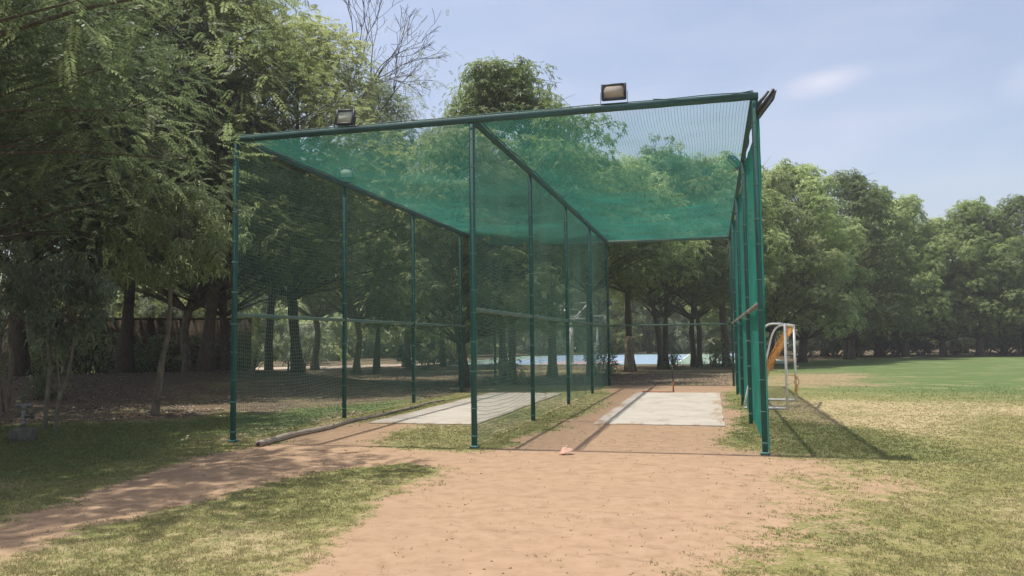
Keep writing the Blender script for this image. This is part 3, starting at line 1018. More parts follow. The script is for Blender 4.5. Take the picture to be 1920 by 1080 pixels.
MB().tube([(.15, 0, .47), (.15, 0, .50)], .045, 10).build('hand_wheel', M_BLACK, v)


# ------------------------------------------------------------------ basketball hoops on the far court
def make_hoop(loc, rz, label):
    g = empty('basketball_hoop', loc, rz)                        # the board looks to +Y
    tag(g, label, 'basketball hoop', 'basketball hoops on the far court')
    MB().tube([(0, 0, 0), (0, 0, 2.65)], .11, 12).build('pole', M_WHITE, g)
    MB().box((0, 0, .03), (.5, .5, .06), None, .02).build('base_plate', M_WHITE, g)
    ar = MB()
    for sx in (-1, 1):
        ar.bar((sx * .06, 0, 2.6), (sx * .82, .78, 3.62), .07, .07)
        ar.bar((sx * .06, .05, 2.62), (sx * .25, .78, 2.85), .06, .06)
    ar.box((0, .02, 2.70), (.32, .26, .16), None, .02)
    ar.build('support_arm', M_WHITE, g)
    fr = MB()
    for sx in (-1, 1):
        fr.box((sx * .87, .82, 3.24), (.07, .05, 1.05))
        fr.box((sx * .29, .82, 3.14), (.05, .03, .45))
    for z in (2.75, 3.73):
        fr.box((0, .822, z), (1.67, .05, .07))
    for z in (2.92, 3.34):
        fr.box((0, .822, z), (.53, .03, .05))
    fr.build('board_frame', M_WHITE, g)
    m = MATS.get('clear_board')
    if m is None:
        m, n, l, b = new_mat('clear_board')
        b.inputs['Base Color'].default_value = (.55, .62, .60, 1)
        b.inputs['Roughness'].default_value = .1
        b.inputs['Transmission Weight'].default_value = .95
        b.inputs['IOR'].default_value = 1.02
    MB().box((0, .84, 3.24), (1.66, .012, .91)).build('board_panel', m, g)
    a = np.linspace(0, 2 * math.pi, 21)
    MB().tube(np.stack([.225 * np.cos(a), 1.13 + .225 * np.sin(a), np.full(21, 3.0)], 1), .014, 6, False).bar((0, .85, 3.0), (0, .91, 3.0), .1, .05).build('rim', M_ORANGE, g)
    return g


make_hoop((-4.9, 35.9, .03), R(-6), 'white basketball hoop nearest the cage, seen from behind through the middle net')
make_hoop((-7.4, 64.6, .03), R(180), 'farther white basketball hoop at the opposite end of the blue court')
make_hoop((10.9, 56.6, .03), R(120), 'white basketball hoop half hidden by trees behind the football goal')

# boundary wall and a few short posts in the wood
wl_pts = [at(-700, 33), at(-100, 30.5), at(200, 31), at(470, 33.5)]
bw = MB()
for (a, b_) in zip(wl_pts[:-1], wl_pts[1:]):
    bw.bar((*a, 1.15), (*b_, 1.15), .30, 2.7)
cap = MB()
for (a, b_) in zip(wl_pts[:-1], wl_pts[1:]):
    cap.bar((*a, 2.55), (*b_, 2.55), .38, .10)
wroot = empty('boundary_wall', (*wl_pts[1], 0))
off = np.array(wroot.location)
for mbx, nm in ((bw, 'wall_face'), (cap, 'coping')):
    mbx.V = [v_ - off for v_ in mbx.V]
    mbx.build(nm, M_WALL, wroot)
tag(wroot, 'dark brown boundary wall in deep shade behind the trees at left', 'wall')
for px, d, hh, lab in ((540, 37.5, .75, 'short dark post standing in the wood, middle one of three before the pale path'),
                       (571, 39, .7, 'short dark post standing in the wood, nearest to the left lane upright of three'),
                       (477, 36, .8, 'short leaning dark post in the wood, farthest left of three before the pale path')):
    x, y = at(px, d)
    p = MB().tube([(0, 0, -.1), (.03, 0, hh * .5), (.10 if px == 477 else .02, 0, hh)], [.055, .05, .045], 8).build('short_post', M_BROWNWOOD)
    p.location = (x, y, 0)
    tag(p, lab, 'post', 'short posts in the wood')


# ------------------------------------------------------------------ foliage generators
def leaf_quads(base, d, up, L, W, droop):
    side = nrm(np.cross(d, up))
    n = np.cross(side, d)
    mid = base + d * (L * .48)[:, None] + n * (W * .18)[:, None]
    tip = base + d * L[:, None] - np.array((0, 0, 1.)) * (L * droop)[:, None]
    V = np.stack([base, mid + side * (W / 2)[:, None], tip, mid - side * (W / 2)[:, None]], 1).reshape(-1, 3)
    return V


def whorls(rng, c, nrmv, k, L, W, tilt, droop, tint):
    n = len(c)
    ref = nrm(rng.normal(0, 1, (n, 3)))
    e1 = nrm(np.cross(nrmv, ref))
    e2 = np.cross(nrmv, e1)
    a = (np.arange(k)[None] + rng.random((n, 1)) + rng.normal(0, .16, (n, k))) * 2 * np.pi / k
    t = tilt + rng.normal(0, .25, (n, k))
    d = (np.cos(a)[..., None] * e1[:, None] + np.sin(a)[..., None] * e2[:, None]) * np.cos(t)[..., None] + nrmv[:, None] * np.sin(t)[..., None]
    d = d.reshape(-1, 3)
    b = np.repeat(c, k, 0)
    up = np.repeat(nrmv, k, 0) + rng.normal(0, .2, (n * k, 3))
    l_ = L * rng.uniform(.65, 1.25, n * k)
    V = leaf_quads(b, d, up, l_, W * rng.uniform(.75, 1.25, n * k), droop * rng.uniform(.2, 1.4, n * k))
    tt = np.clip(np.repeat(tint, k) + rng.normal(0, .13, n * k), 0, 1)
    return V, np.repeat(tt, 4)


def fronds(rng, c, d, Lr, k, l, w, droop, tint):
    """feathery leaves: k pairs of leaflets along a drooping rib"""
    n = len(c)
    L = Lr * rng.uniform(.7, 1.25, n)
    t = (np.arange(k) + .8) / k
    up = np.array((0, 0, 1.))
    P = c[:, None] + d[:, None] * (L[:, None] * t)[..., None] - up * (droop * L[:, None] * t ** 2)[..., None]
    tan = nrm(d[:, None] - up * (2 * droop * t)[None, :, None])
    s = nrm(np.cross(tan, up) + rng.normal(0, .15, (n, 1, 3)))
    out = []
    for sg in (-1, 1):
        dd = nrm(s * sg + tan * .55 - up * .18 + rng.normal(0, .12, (n, k, 3)))
        ll = (l * (1 - .55 * np.abs(t - .45))[None] * rng.uniform(.8, 1.2, (n, k))).ravel()
        out.append(leaf_quads(P.reshape(-1, 3), dd.reshape(-1, 3), np.cross(s, tan).reshape(-1, 3) * -sg + rng.normal(0, .1, (n * k, 3)), ll, np.full(n * k, w), np.full(n * k, .12)))
    V = np.concatenate(out)
    tt = np.clip(np.tile(np.repeat(tint, k), 2) + rng.normal(0, .08, 2 * n * k), 0, 1)
    return V, np.repeat(tt, 4)


def quads_for(V):
    return np.arange(len(V)).reshape(-1, 4)


def bez(a, m, b, n):
    t = np.linspace(0, 1, n)[:, None]
    return (1 - t) ** 2 * a + 2 * t * (1 - t) * m + t * t * b


def crown_clumps(rng, n, z0, z1, rmax, prof, rmin=.30):
    """clump centres through a crown; prof maps 0..1 in height to a fraction of rmax"""
    t = rng.random(n)
    t = np.sort(t)
    r = rmax * np.interp(t, *prof) * np.sqrt(rng.uniform(rmin, 1, n))
    a = np.arange(n) * 2.39996 + rng.normal(0, .35, n)
    lump = 1 + .22 * np.sin(a * 2 + rng.uniform(0, 6)) + .12 * np.sin(a * 3 + 1.3)
    return np.stack([r * np.cos(a) * lump, r * np.sin(a) * lump, z0 + (z1 - z0) * t], 1)


DOME = ([0, .08, .3, .6, .84, 1], [.82, .97, 1, .80, .50, .15])
TALL = ([0, .1, .4, .75, 1], [.9, 1, .92, .66, .24])


def tree_variant(kind, seed, h, rmax, base, ntr=1, leaf='whorl', n_cl=95, per=58, leafmat=None, bark=None, prof=DOME, lean=(0, 0), tr=.22,
                 lsize=(.17, .055), cl_r=(.7, 1.15), flat=.62, knob=None, sprigs=0):
    """builds root > trunk, crown at the origin; returns the root"""
    rng = np.random.default_rng(seed)
    root = empty('broadleaf_tree', (0, 0, 0))
    C = crown_clumps(rng, n_cl, base, h - .35, rmax, prof)
    if knob:
        kx, ky, kz, kr, kn = knob
        K = np.stack([rng.normal(kx, kr * .5, kn), rng.normal(ky, kr * .5, kn), rng.uniform(kz - .5 * kr, kz + .5 * kr, kn)], 1)
        C = np.concatenate([C, K])
    n_main = len(C)
    if sprigs:                                                   # shoots that break the outline
        top = C[np.argsort(-C[:, 2])[:40]]
        C = np.concatenate([C, top[rng.integers(0, 40, sprigs)] + np.stack([rng.normal(0, .5, sprigs), rng.normal(0, .5, sprigs), rng.uniform(.7, 1.5, sprigs)], 1)])
    # trunk(s)
    tb = MB()
    stems = []
    for s in range(ntr):
        a = s * 2 * math.pi / max(ntr, 1) + rng.uniform(0, 1)
        off = (np.array((math.cos(a), math.sin(a), 0)) * (tr * 1.1 if ntr > 1 else 0))
        top = np.array((lean[0] + rng.normal(0, .25) + off[0] * 4, lean[1] + rng.normal(0, .25) + off[1] * 4, base + (h - base) * .72))
        n = 15
        t = np.linspace(0, 1, n)
        P = off * (1 - t[:, None]) + top * t[:, None]
        P[:, :2] += (np.stack([vnoise(t * 5, t * 0, 1.3, seed + s * 7), vnoise(t * 5, t * 0 + 4, 1.3, seed + 5 + s)], 1) - .5) * .55 * np.minimum(t * 4, 1)[:, None]
        P[0, 2] = -.25
        r0 = tr * (1 if ntr == 1 else .78)
        rad = r0 * (1 - .86 * t ** .9) + .02
        rad[0] *= 1.55
        rad[1] *= 1.08
        tb.tube(P, rad * (1 + .10 * rng.normal(0, 1, n) * (t > .02)), 10)
        stems.append((P, rad))
    for i, c in enumerate(C):
        if leaf == 'frond' and rng.random() < .5:
            continue
        P, rad = stems[i % len(stems)]
        zt = np.clip(c[2] - .55 * math.hypot(c[0], c[1]) - rng.uniform(.1, .8), base * .72, P[-1, 2])
        j = int(np.clip(np.searchsorted(P[:, 2], zt), 1, len(P) - 1))
        a = P[j]
        m = (a + c) / 2 + (0, 0, .12 * np.linalg.norm(c - a)) + rng.normal(0, .15, 3)
        r1 = min(rad[j] * .45, .016 + .010 * np.linalg.norm(c - a))
        tb.tube(bez(a, m, c, 5), np.linspace(r1, .010, 5), 5, False)
        for _ in range(2):
            e = c + rng.normal(0, .55, 3) * (1, 1, .5) + (0, 0, .2)
            tb.tube([c, (c + e) / 2 + rng.normal(0, .06, 3), e], [.011, .008, .004], 3, False)
    tb.build('trunk', bark or M_BARK, root, True)
    # leaves
    Vs, Ts = [], []
    for ci, c in enumerate(C):
        rc = rng.uniform(*cl_r) if ci < n_main else rng.uniform(.28, .45)
        k = max(7, int(per * rng.uniform(.7, 1.3) * (rc / np.mean(cl_r)) ** 2))
        d = nrm(rng.normal(0, 1, (k, 3)) + (0, 0, .45))
        p = c + d * (rc * rng.uniform(.35, 1.0, k) ** .6)[:, None] * (1, 1, flat)
        out = nrm(d * (1, 1, 1) + (0, 0, .55) + rng.normal(0, .25, (k, 3)))
        ct = rng.uniform(.2, .8)
        tint = np.clip(ct + .18 * rng.normal(0, 1, k), 0, 1)
        if leaf == 'whorl':
            v, t = whorls(rng, p, out, 6, lsize[0], lsize[1], .05, .35, tint)
        elif leaf == 'droop':
            v, t = whorls(rng, p, out, 5, lsize[0], lsize[1], -.35, .55, tint)
        elif leaf == 'frond':
            dd = nrm(d * (1, 1, .35) + rng.normal(0, .35, (k, 3)))
            v, t = fronds(rng, p, dd, lsize[0], int(lsize[2]), lsize[1], lsize[1] * .34, .30, tint)
        Vs.append(v)
        Ts.append(t)
    V = np.concatenate(Vs)
    np_mesh('crown', V, quads_for(V), leafmat, root, False, dict(tint=np.concatenate(Ts)))
    return root


def stand(root, px, d, label, rz=0.0, s=1.0, group=None, name=None, first=False, sz=None, cat='tree', xy=None):
    o = root if first else copy_tree(root)
    if name:
        o.name = name
    x, y = xy if xy else at(px, d)
    o.location = (x, y, float(ground_z(np.array([x]), np.array([y]))[0]) - .03)
    o.rotation_euler = (0, 0, rz)
    o.scale = (s, s, sz if sz else s)
    for k in ('group',):
        if k in o:
            del o[k]
    return tag(o, label, cat, group)


# the row of domed trees along the playing field and behind the cage
A1 = tree_variant('a', 101, 11.6, 4.2, 1.7, 1, 'whorl', 125, 56, L_ALST, M_BARK, lsize=(.20, .066), cl_r=(.55, 1.2), flat=.72, sprigs=9)
A2 = tree_variant('a', 102, 11.2, 4.4, 1.6, 2, 'whorl', 130, 54, L_ALST, M_BARK, lsize=(.20, .066), cl_r=(.55, 1.2), flat=.72, sprigs=7)
A3 = tree_variant('a', 103, 11.0, 3.5, 2.4, 1, 'whorl', 110, 54, L_OLIVE, M_BARK, lsize=(.19, .064), cl_r=(.6, 1.2), flat=.55, sprigs=5, prof=TALL)
A4 = tree_variant('a', 104, 11.6, 4.2, 4.0, 2, 'whorl', 130, 66, L_ALST, M_BARK, tr=.18, prof=([0, .2, .45, .65, .8, 1], [.55, .95, 1, .80, .48, .26]), knob=(-.35, .1, 10.7, 1.2, 20), sprigs=6)
A5 = tree_variant('a', 105, 10.2, 3.0, 4.3, 1, 'whorl', 88, 62, L_ALST, M_BARK, tr=.17)
A6 = tree_variant('a', 106, 11.0, 3.8, 3.5, 2, 'whorl', 115, 56, L_OLIVE, M_BARK, tr=.19, lsize=(.19, .064), cl_r=(.6, 1.2), flat=.7, sprigs=5)
GR = 'domed trees edging the playing field'
stand(A1, 1500, 47, 'tall domed tree directly right of the cage behind the football goal', .3, 1.03, GR, first=True)
stand(A2, 1592, 52, 'broad tree with one bare trunk, second in the row right of the cage', 1.4, 1.10, GR, first=True)
stand(A1, 1695, 57, 'domed tree with forked trunk at the middle of the field edge row', 2.6, 1.00, GR)
stand(A2, 1762, 58, 'lower tree standing in the dip of the skyline on the field edge', 3.7, .90, GR)
stand(A1, 1832, 57, 'domed tree with slim straight trunk near the right end of the field edge', 4.6, .98, GR)
stand(A2, 1925, 57, 'broad tree cut by the right border of the picture at the field edge', 5.5, 1.03, GR)
stand(A3, 1440, 44, 'olive tree showing just beside the right corner post of the cage', 1.0, .98, GR, first=True)
GB = 'trees between the cage and the blue court'
stand(A4, 952, 29.0, 'tall tree whose tufted crown tops the front beam by the middle post', 2.2, 1.0, GB, first=True)
stand(A5, 1033, 32.0, 'tree with straight single trunk seen through the middle net left of the near hoop', .4, 1.0, GB, first=True)
stand(A5, 1107, 33.0, 'slim tree with curved dark trunk right of the near basketball hoop', 3.0, .95, GB)
stand(A6, 1240, 39.5, 'tree with thick double trunk behind the back net of the right lane', 4.0, 1.0, GB, first=True)
stand(A6, 1302, 41.0, 'tree with forking trunk behind the single stump of the right lane', 5.1, .99, GB)
stand(A5, 1360, 42.0, 'tree just left of the far right cage post, behind the back net', 2.0, 1.12, GB)
stand(A5, 1182, 37.5, 'slim tree rising behind the sawn stump at the back of the right lane', 2.4, 1.02, GB)
stand(A3, 872, 25.6, 'brown slim tree close behind the rear left cage post', 4.4, .80, GB, sz=.78)

GK = 'back row trees behind the field edge and the court'
for i, (px, d, sc, V_, lab) in enumerate((
        (1460, 66, 1.0, 2, 'back row tree in the gap between the cage corner and the tall domed tree'),
        (1545, 60, 1.0, 0, 'back row tree filling the gap behind the football goal'),
        (1643, 61, 1.02, 1, 'back row tree between the second and third trees of the field edge'),
        (1735, 70, .92, 2, 'back row tree closing the dip of the skyline'),
        (1800, 66, .95, 0, 'back row tree between the low tree and the slim trunked tree at right'),
        (1878, 64, 1.0, 1, 'back row tree behind the slim trunked tree at the right end'),
        (1985, 70, 1.0, 2, 'back row tree at the very edge of the right border'),
        (1390, 78, 1.0, 1, 'back row tree beyond the court, hidden by the right wall net'),
        (1300, 82, .95, 0, 'back row tree beyond the court behind the forking trunk'),
        (1215, 80, .92, 2, 'back row tree beyond the court between sawn stump and double trunk'),
        (1120, 83, .95, 1, 'back row tree beyond the court just right of the nearest hoop'),
        (1030, 82, .95, 0, 'back row tree beyond the court just left of the nearest hoop'),
        (940, 80, .9, 2, 'back row tree beyond the left end of the blue court'),
        (870, 76, .95, 1, 'back row tree behind the bright yellow green shrub'))):
    stand((A2, A1, A3)[V_], px, d, lab, i * 1.37, sc, GK, sz=sc * (.9 + .2 * ((i * 7) % 5) / 4))

# the sawn stump in front of that tree
sx, sy = at(1177, 36.2)
stump = empty('tree_stump', (sx, sy, 0))
tag(stump, 'tall sawn brown tree stump with pale cut top beyond the back net', 'tree stump')
MB().tube([(0, 0, -.1), (0, 0, .3), (.03, 0, 1.0), (.04, 0, 1.55)], [.30, .235, .22, .23], 14).build('trunk', M_BARKP, stump, True)
MB().tube([(.04, 0, 1.551), (.045, 0, 1.60), (.05, 0, 1.64)], [.225, .18, .08], 14).build('cut_top', M_CUT, stump, True)

# feathery trees of the wood on the left
B1 = tree_variant('b', 201, 13.5, 4.8, 4.3, 1, 'frond', 125, 70, L_FEATH, M_BARK, TALL, lsize=(.36, .14, 7), cl_r=(.8, 1.4), flat=.8, tr=.21)
B2 = tree_variant('b', 202, 12.5, 5.0, 4.0, 1, 'droop', 125, 66, L_FEATH, M_BARKP, DOME, lsize=(.19, .050), cl_r=(.8, 1.3), tr=.20)
B3 = tree_variant('b', 203, 13.4, 4.3, 3.6, 1, 'frond', 135, 62, L_LIME, M_BARK, TALL, lsize=(.34, .128, 7), cl_r=(.7, 1.2), flat=.8, tr=.20)
NEAR = tree_variant('n', 204, 11.0, 5.2, 3.8, 1, 'frond', 122, 64, L_FEATH, M_BARK, DOME, lsize=(.38, .083, 10), cl_r=(.8, 1.35), flat=.75, tr=.20)
GW = 'trees of the wood left of the cage'
stand(NEAR, 0, 0, 'dark feathery tree overhanging the grass, its leaning trunk at the far left', .5, 1.0, GW, name='feathery_tree', first=True, xy=(-10.8, .7))
stand(NEAR, 0, 0, 'feathery tree whose branches hang into the upper left corner from outside the frame', 2.4, 1.0, GW, name='feathery_tree', xy=(-8.3, -4.9))
stand(NEAR, 0, 0, 'feathery tree added at the left border to deepen the shade on the path', 4.1, .97, GW, name='feathery_tree', xy=(-10.3, -2.2))  # extra copy, added only to thicken the shade on the left path
stand(B1, 236, 25.5, 'tall tree with thick straight dark trunk in front of the brown wall', .7, 1.05, GW, name='feathery_tree', first=True)
stand(B2, 352, 26.5, 'tree with stout pale leaning trunk behind the thin crooked sapling', 1.9, .80, GW, first=True)
stand(B1, 426, 26.5, 'dark tree directly behind the left front corner post', 3.3, .80, GW, name='feathery_tree', sz=.66)
stand(B3, 560, 28.5, 'yellow green fine leaved tree whose crown shows above the left lane floodlight', .9, .99, GW, name='feathery_tree', first=True)
stand(B2, 668, 38.0, 'tree with dark broad trunk seen beside the second upright of the left net', 4.1, .86, GW)
stand(B1, 705, 38.0, 'tree with dark trunk between the second and third uprights of the left net', 5.2, .62, GW, name='feathery_tree', sz=1.06)
stand(B2, 765, 43.0, 'smaller tree with grey trunk by the third upright of the left net', .2, .80, GW)
stand(B1, 40, 24.0, 'feathery tree filling the left border behind the shaded grass', 2.0, 1.08, GW, name='feathery_tree')
stand(B2, 130, 29.0, 'broad tree against the brown wall behind the multi stemmed sapling', 2.8, 1.06, GW)
stand(B2, 590, 44.0, 'pale trunked tree deep in the wood beyond the pale path', 3.9, .98, GW)
stand(B1, 830, 47.0, 'tree at the near end of the blue court, left of the middle post', 1.2, .72, GW, name='feathery_tree')
stand(B3, 385, 24.5, 'yellow green tree high above the left front corner post of the cage', 4.0, .98, GW, name='feathery_tree')

# bare crowned tree against the sky
rng = np.random.default_rng(77)
bt = empty('bare_tree', (*at(505, 35), 0), 0.0, 1.12)
tag(bt, 'half bare tree with thin grey twigs reaching into the sky above the left lane', 'tree', GW)
tm = MB()
tips = []


def grow(p, d, L, r, depth):
    n = 5
    q_ = p + d * L + rng.normal(0, .10, 3) * L
    m = (p + q_) / 2 + rng.normal(0, .08, 3) * L
    tm.tube(bez(p, m, q_, n), np.maximum(np.linspace(r, r * .68, n), .008), 7 if r > .05 else 4, False)
    if depth == 0:
        tips.append(q_)
        return
    if depth == 2:
        tips.append(q_)
    for k in range(3 if depth > 1 else 2):
        ax = nrm(rng.normal(0, 1, 3))
        nd = nrm(d + ax * rng.uniform(.45, .85) + (0, 0, .10))
        grow(q_, nd, L * rng.uniform(.60, .80), r * rng.uniform(.52, .66), depth - 1)


grow(np.array((0, 0, -.2)), nrm(np.array((.10, 0, 1.))), 4.5, .19, 7)
tm.build('trunk', M_TWIG, bt, True)
tp = np.array(tips)
keep = tp[(rng.random(len(tp)) < .10 + .75 * (tp[:, 2] < 12.5))]
keep = np.concatenate([keep + rng.normal(0, .35, keep.shape) for _ in range(1)] + [q_ + rng.normal(0, .4, q_.shape) for q_ in [keep[keep[:, 2] < 12]] * 3])
dd = nrm(rng.normal(0, 1, (len(keep), 3)) * (1, 1, .4))
v1, t1 = fronds(rng, keep, dd, .34, 6, .10, .032, .5, rng.uniform(.3, .8, len(keep)))
np_mesh('crown', v1, quads_for(v1), L_DUSTY, bt, False, dict(tint=t1))


# saplings and shrubs
def sapling(name, loc, stems, cz, cr, n_cl, per, label, seed, leafmat=L_DUSTY, lsize=(.15, .038)):
    rng = np.random.default_rng(seed)
    root = empty(name, loc)
    tb = MB()
    tops = []
    for st_ in stems:
        P = np.array([p[:3] for p in st_], float)
        t = np.linspace(0, len(P) - 1, 16)
        X = np.stack([np.interp(t, np.arange(len(P)), P[:, i]) for i in range(3)], 1)
        for i in range(3):
            X[1:-1, i] = np.convolve(X[:, i], [.25, .5, .25], 'valid')
        rad = np.interp(t, np.arange(len(P)), [p[3] for p in st_])
        tb.tube(X, rad * (1 + .09 * rng.normal(0, 1, 16)), 9)
        tops.append(X[-1])
    cl = []
    for i in range(n_cl):
        d = nrm(rng.normal(0, 1, 3))
        c = np.array((0, 0, cz)) + np.mean(tops, 0) * (1, 1, 0) + d * np.array(cr) * rng.uniform(.3, 1) ** .5
        cl.append(c)
        a = tops[i % len(tops)]
        tb.tube(bez(a, (a + c) / 2 + (0, 0, .1), c, 4), [.014, .010, .007, .004], 4, False)
    tb.build('trunk', M_BARKP, root, True)
    Vs, Ts = [], []
    for c in cl:
        d = nrm(rng.normal(0, 1, (per, 3)))
        p = c + d * (.34 * rng.uniform(.2, 1, per))[:, None]
        v_, t_ = whorls(rng, p, nrm(d + (0, 0, .6)), 5, lsize[0], lsize[1], -.3, .5, np.clip(rng.uniform(.3, .7) + rng.normal(0, .15, per), 0, 1))
        Vs.append(v_)
        Ts.append(t_)
    V = np.concatenate(Vs)
    np_mesh('crown', V, quads_for(V), leafmat, root, False, dict(tint=np.concatenate(Ts)))
    return tag(root, label, 'tree', 'saplings in front of the wood')


def gz(x, y):
    return float(ground_z(np.array([x]), np.array([y]))[0])


sapling('sapling', (-8.33, 1.1, gz(-8.33, 1.1)),
        [[(-.14, 0, -.1, .042), (-.10, 0, .5, .036), (-.06, 0, 1.0, .033), (-.12, .05, 1.5, .028), (-.22, .1, 2.0, .02)],
         [(.10, 0, -.1, .042), (.16, 0, .55, .038), (.24, .05, .8, .034), (.36, .05, 1.2, .026), (.42, .05, 1.9, .02)],
         [(.04, .05, -.1, .020), (.10, 0, .35, .018), (.18, 0, .75, .016), (.10, 0, 1.2, .016), (.05, 0, 1.9, .012)],
         [(-.16, 0, 1.05, .016), (-.24, 0, 1.3, .018), (-.22, 0, 1.8, .012)]],
        2.35, (1.15, .95, .80), 52, 15, 'small many stemmed sapling with drooping dusty leaves beside the standpipe', 31)
sapling('sapling', (-8.18, 3.64, gz(-8.18, 3.64)),
        [[(0, 0, -.1, .085), (.04, 0, .45, .078), (.14, 0, .75, .066), (.10, .0, .95, .062), (.26, 0, 1.5, .055), (.34, 0, 2.0, .045), (.32, 0, 2.9, .034), (.5, 0, 3.8, .02)]],
        3.7, (1.6, 1.3, 1.1), 50, 15, 'thin crooked sapling with one bare pale trunk standing on the shaded grass', 32, L_FEATH, (.20, .042))
sapling('sapling', (*at(15, 17.5), gz(*at(15, 17.5))),
        [[(.05, 0, -.1, .055), (.10, 0, .7, .048), (.14, 0, 1.2, .042), (.04, 0, 1.6, .038), (.08, 0, 2.4, .03)], [(-.05, 0, -.1, .05), (-.22, 0, .8, .04), (-.3, .1, 1.7, .03)]],
        3.0, (1.3, 1.2, .95), 42, 15, 'pale stemmed sapling at the left border with dusty leaves', 33)


def shrub_variant(seed, h, r, leafmat, per=26, n_cl=30, lsize=(.15, .05)):
    rng = np.random.default_rng(seed)
    root = empty('shrub', (0, 0, 0))
    tb = MB()
    Vs, Ts = [], []
    for i in range(n_cl):
        a = rng.uniform(0, 6.28)
        rr = r * math.sqrt(rng.random())
        c = np.array((rr * math.cos(a), rr * math.sin(a), rng.uniform(.15, 1) * h * (1 - .45 * (rr / r) ** 2)))
        g0 = np.array((rng.normal(0, .12), rng.normal(0, .12), -.05))
        tb.tube(bez(g0, (g0 + c) / 2 + rng.normal(0, .1, 3), c, 5), np.linspace(.022, .006, 5), 4, False)
        d = nrm(rng.normal(0, 1, (per, 3)) + (0, 0, .3))
        p = c + d * (.42 * rng.uniform(.2, 1, per))[:, None]
        p[:, 2] = np.maximum(p[:, 2], .06)
        v_, t_ = whorls(rng, p, nrm(d + (0, 0, .6)), 5, lsize[0], lsize[1], 0, .4, np.clip(rng.uniform(.3, .7) + rng.normal(0, .15, per), 0, 1))
        Vs.append(v_)
        Ts.append(t_)
    tb.build('stem', M_BARK, root)
    V = np.concatenate(Vs)
    np_mesh('leaves', V, quads_for(V), leafmat, root, False, dict(tint=np.concatenate(Ts)))
    return root


SH1 = shrub_variant(41, 2.8, 1.8, L_DUSTY, 26, 34)
SH2 = shrub_variant(42, 1.3, .7, L_FEATH, 10, 16)
SH3 = shrub_variant(43, 3.6, 1.5, L_LIME, 26, 38)
GS = 'shrubs under the trees'
stand(SH2, 1338, 41.0, 'dark shrub between two trunks behind the back net of the right lane', 0, 1.15, GS, first=True, cat='shrub')
stand(SH2, 1125, 33.0, 'loose shrub at the foot of the curved trunk near the basketball hoop', 1, .95, GS, cat='shrub')
stand(SH2, 948, 27.5, 'small plant beside the tall tree trunk behind the left lane', 2, .8, GS, cat='shrub')
stand(SH2, 1262, 39.0, 'low dark plant hugging the double trunk', 3, .75, GS, cat='shrub')
stand(SH1, 1560, 60.0, 'dusty shrub under the trees right of the football goal', 0, 1.2, GS, first=True, cat='shrub')
stand(SH1, 1650, 61.0, 'pale shrub between the second and third trunks of the field edge row', 1.1, 1.35, GS, cat='shrub')
stand(SH1, 1725, 62.0, 'dusty shrub under the dip in the skyline at the field edge', 2.3, 1.2, GS, cat='shrub')
stand(SH1, 1880, 60.0, 'dusty shrub in the dark wood close to the right border', 3.6, 1.4, GS, cat='shrub')
stand(SH1, 795, 42.0, 'rounded shrub between the third and fourth uprights of the left net', 4.4, .8, GS, cat='shrub')
stand(SH3, 848, 56.0, 'bright yellow green shrub lit by the sun left of the middle post', .6, 1.3, GS, first=True, cat='shrub')
stand(SH1, 560, 52.0, 'sunlit shrub deep in the wood behind the pale path', 5.0, 1.3, GS, cat='shrub')
stand(SH1, 330, 36.0, 'grey green shrub behind the brown wall at left', 5.6, 1.5, GS, cat='shrub')
for i_, (px_, d_, sc_, lb_) in enumerate(((60, 26.5, 1.5, 'dark undergrowth shrub against the wall at the left border'), (175, 28.5, 1.6, 'dark undergrowth shrub against the wall left of the thick trunk'),
                                          (295, 28.5, 1.5, 'dark undergrowth shrub against the wall behind the crooked sapling'), (395, 30.0, 1.5, 'dark undergrowth shrub at the right end of the wall'))):
    stand(SH2, px_, d_, lb_, i_ * 1.7, sc_, GS, cat='shrub')
stand(SH2, 75, 19.5, 'small plant with pale leaves on the earth bank at the left', .5, .55, GS, cat='shrub')
for i_, (px_, d_, sc_, v_, lb_) in enumerate((
        (1500, 55, 1.25, 0, 'leafy shrub under the tall domed tree right of the cage'), (1605, 57, 1.1, 1, 'yellow green shrub beside the second bare trunk of the field edge'),
        (1680, 61, 1.3, 0, 'dusty shrub directly left of the forked trunk'), (1785, 62, 1.1, 1, 'yellow green shrub near the lower tree of the field edge'),
        (1840, 61, 1.35, 0, 'dusty shrub behind the slim straight trunk at right'), (1910, 62, 1.2, 1, 'yellow green shrub touching the right border of the picture'),
        (1150, 76, 1.3, 1, 'yellow green shrub at the far end of the court left of the sawn stump'), (1275, 77, 1.4, 0, 'dusty shrub at the far end of the court between two trunks'),
        (1010, 76, 1.4, 0, 'dusty shrub at the far end of the court left of the near hoop'))):
    stand((SH1, SH3)[v_], px_, d_, lb_, i_ * 1.3, sc_, GS, cat='shrub')
for i_, (px_, d_, sc_, lb_) in enumerate(((110, 34.5, 1.25, 'sunlit shrub seen over the brown wall left of the thick trunk'), (285, 35.0, 1.2, 'sunlit shrub seen over the brown wall beside the crooked sapling'),
                                          (400, 36.0, 1.25, 'sunlit shrub seen over the right end of the brown wall'), (470, 42.0, 1.1, 'sunlit shrub beyond the pale path just inside the left net'))):
    stand(SH3, px_, d_, lb_, i_ * 1.7, sc_, GS, cat='shrub', sz=sc_ * 1.15)
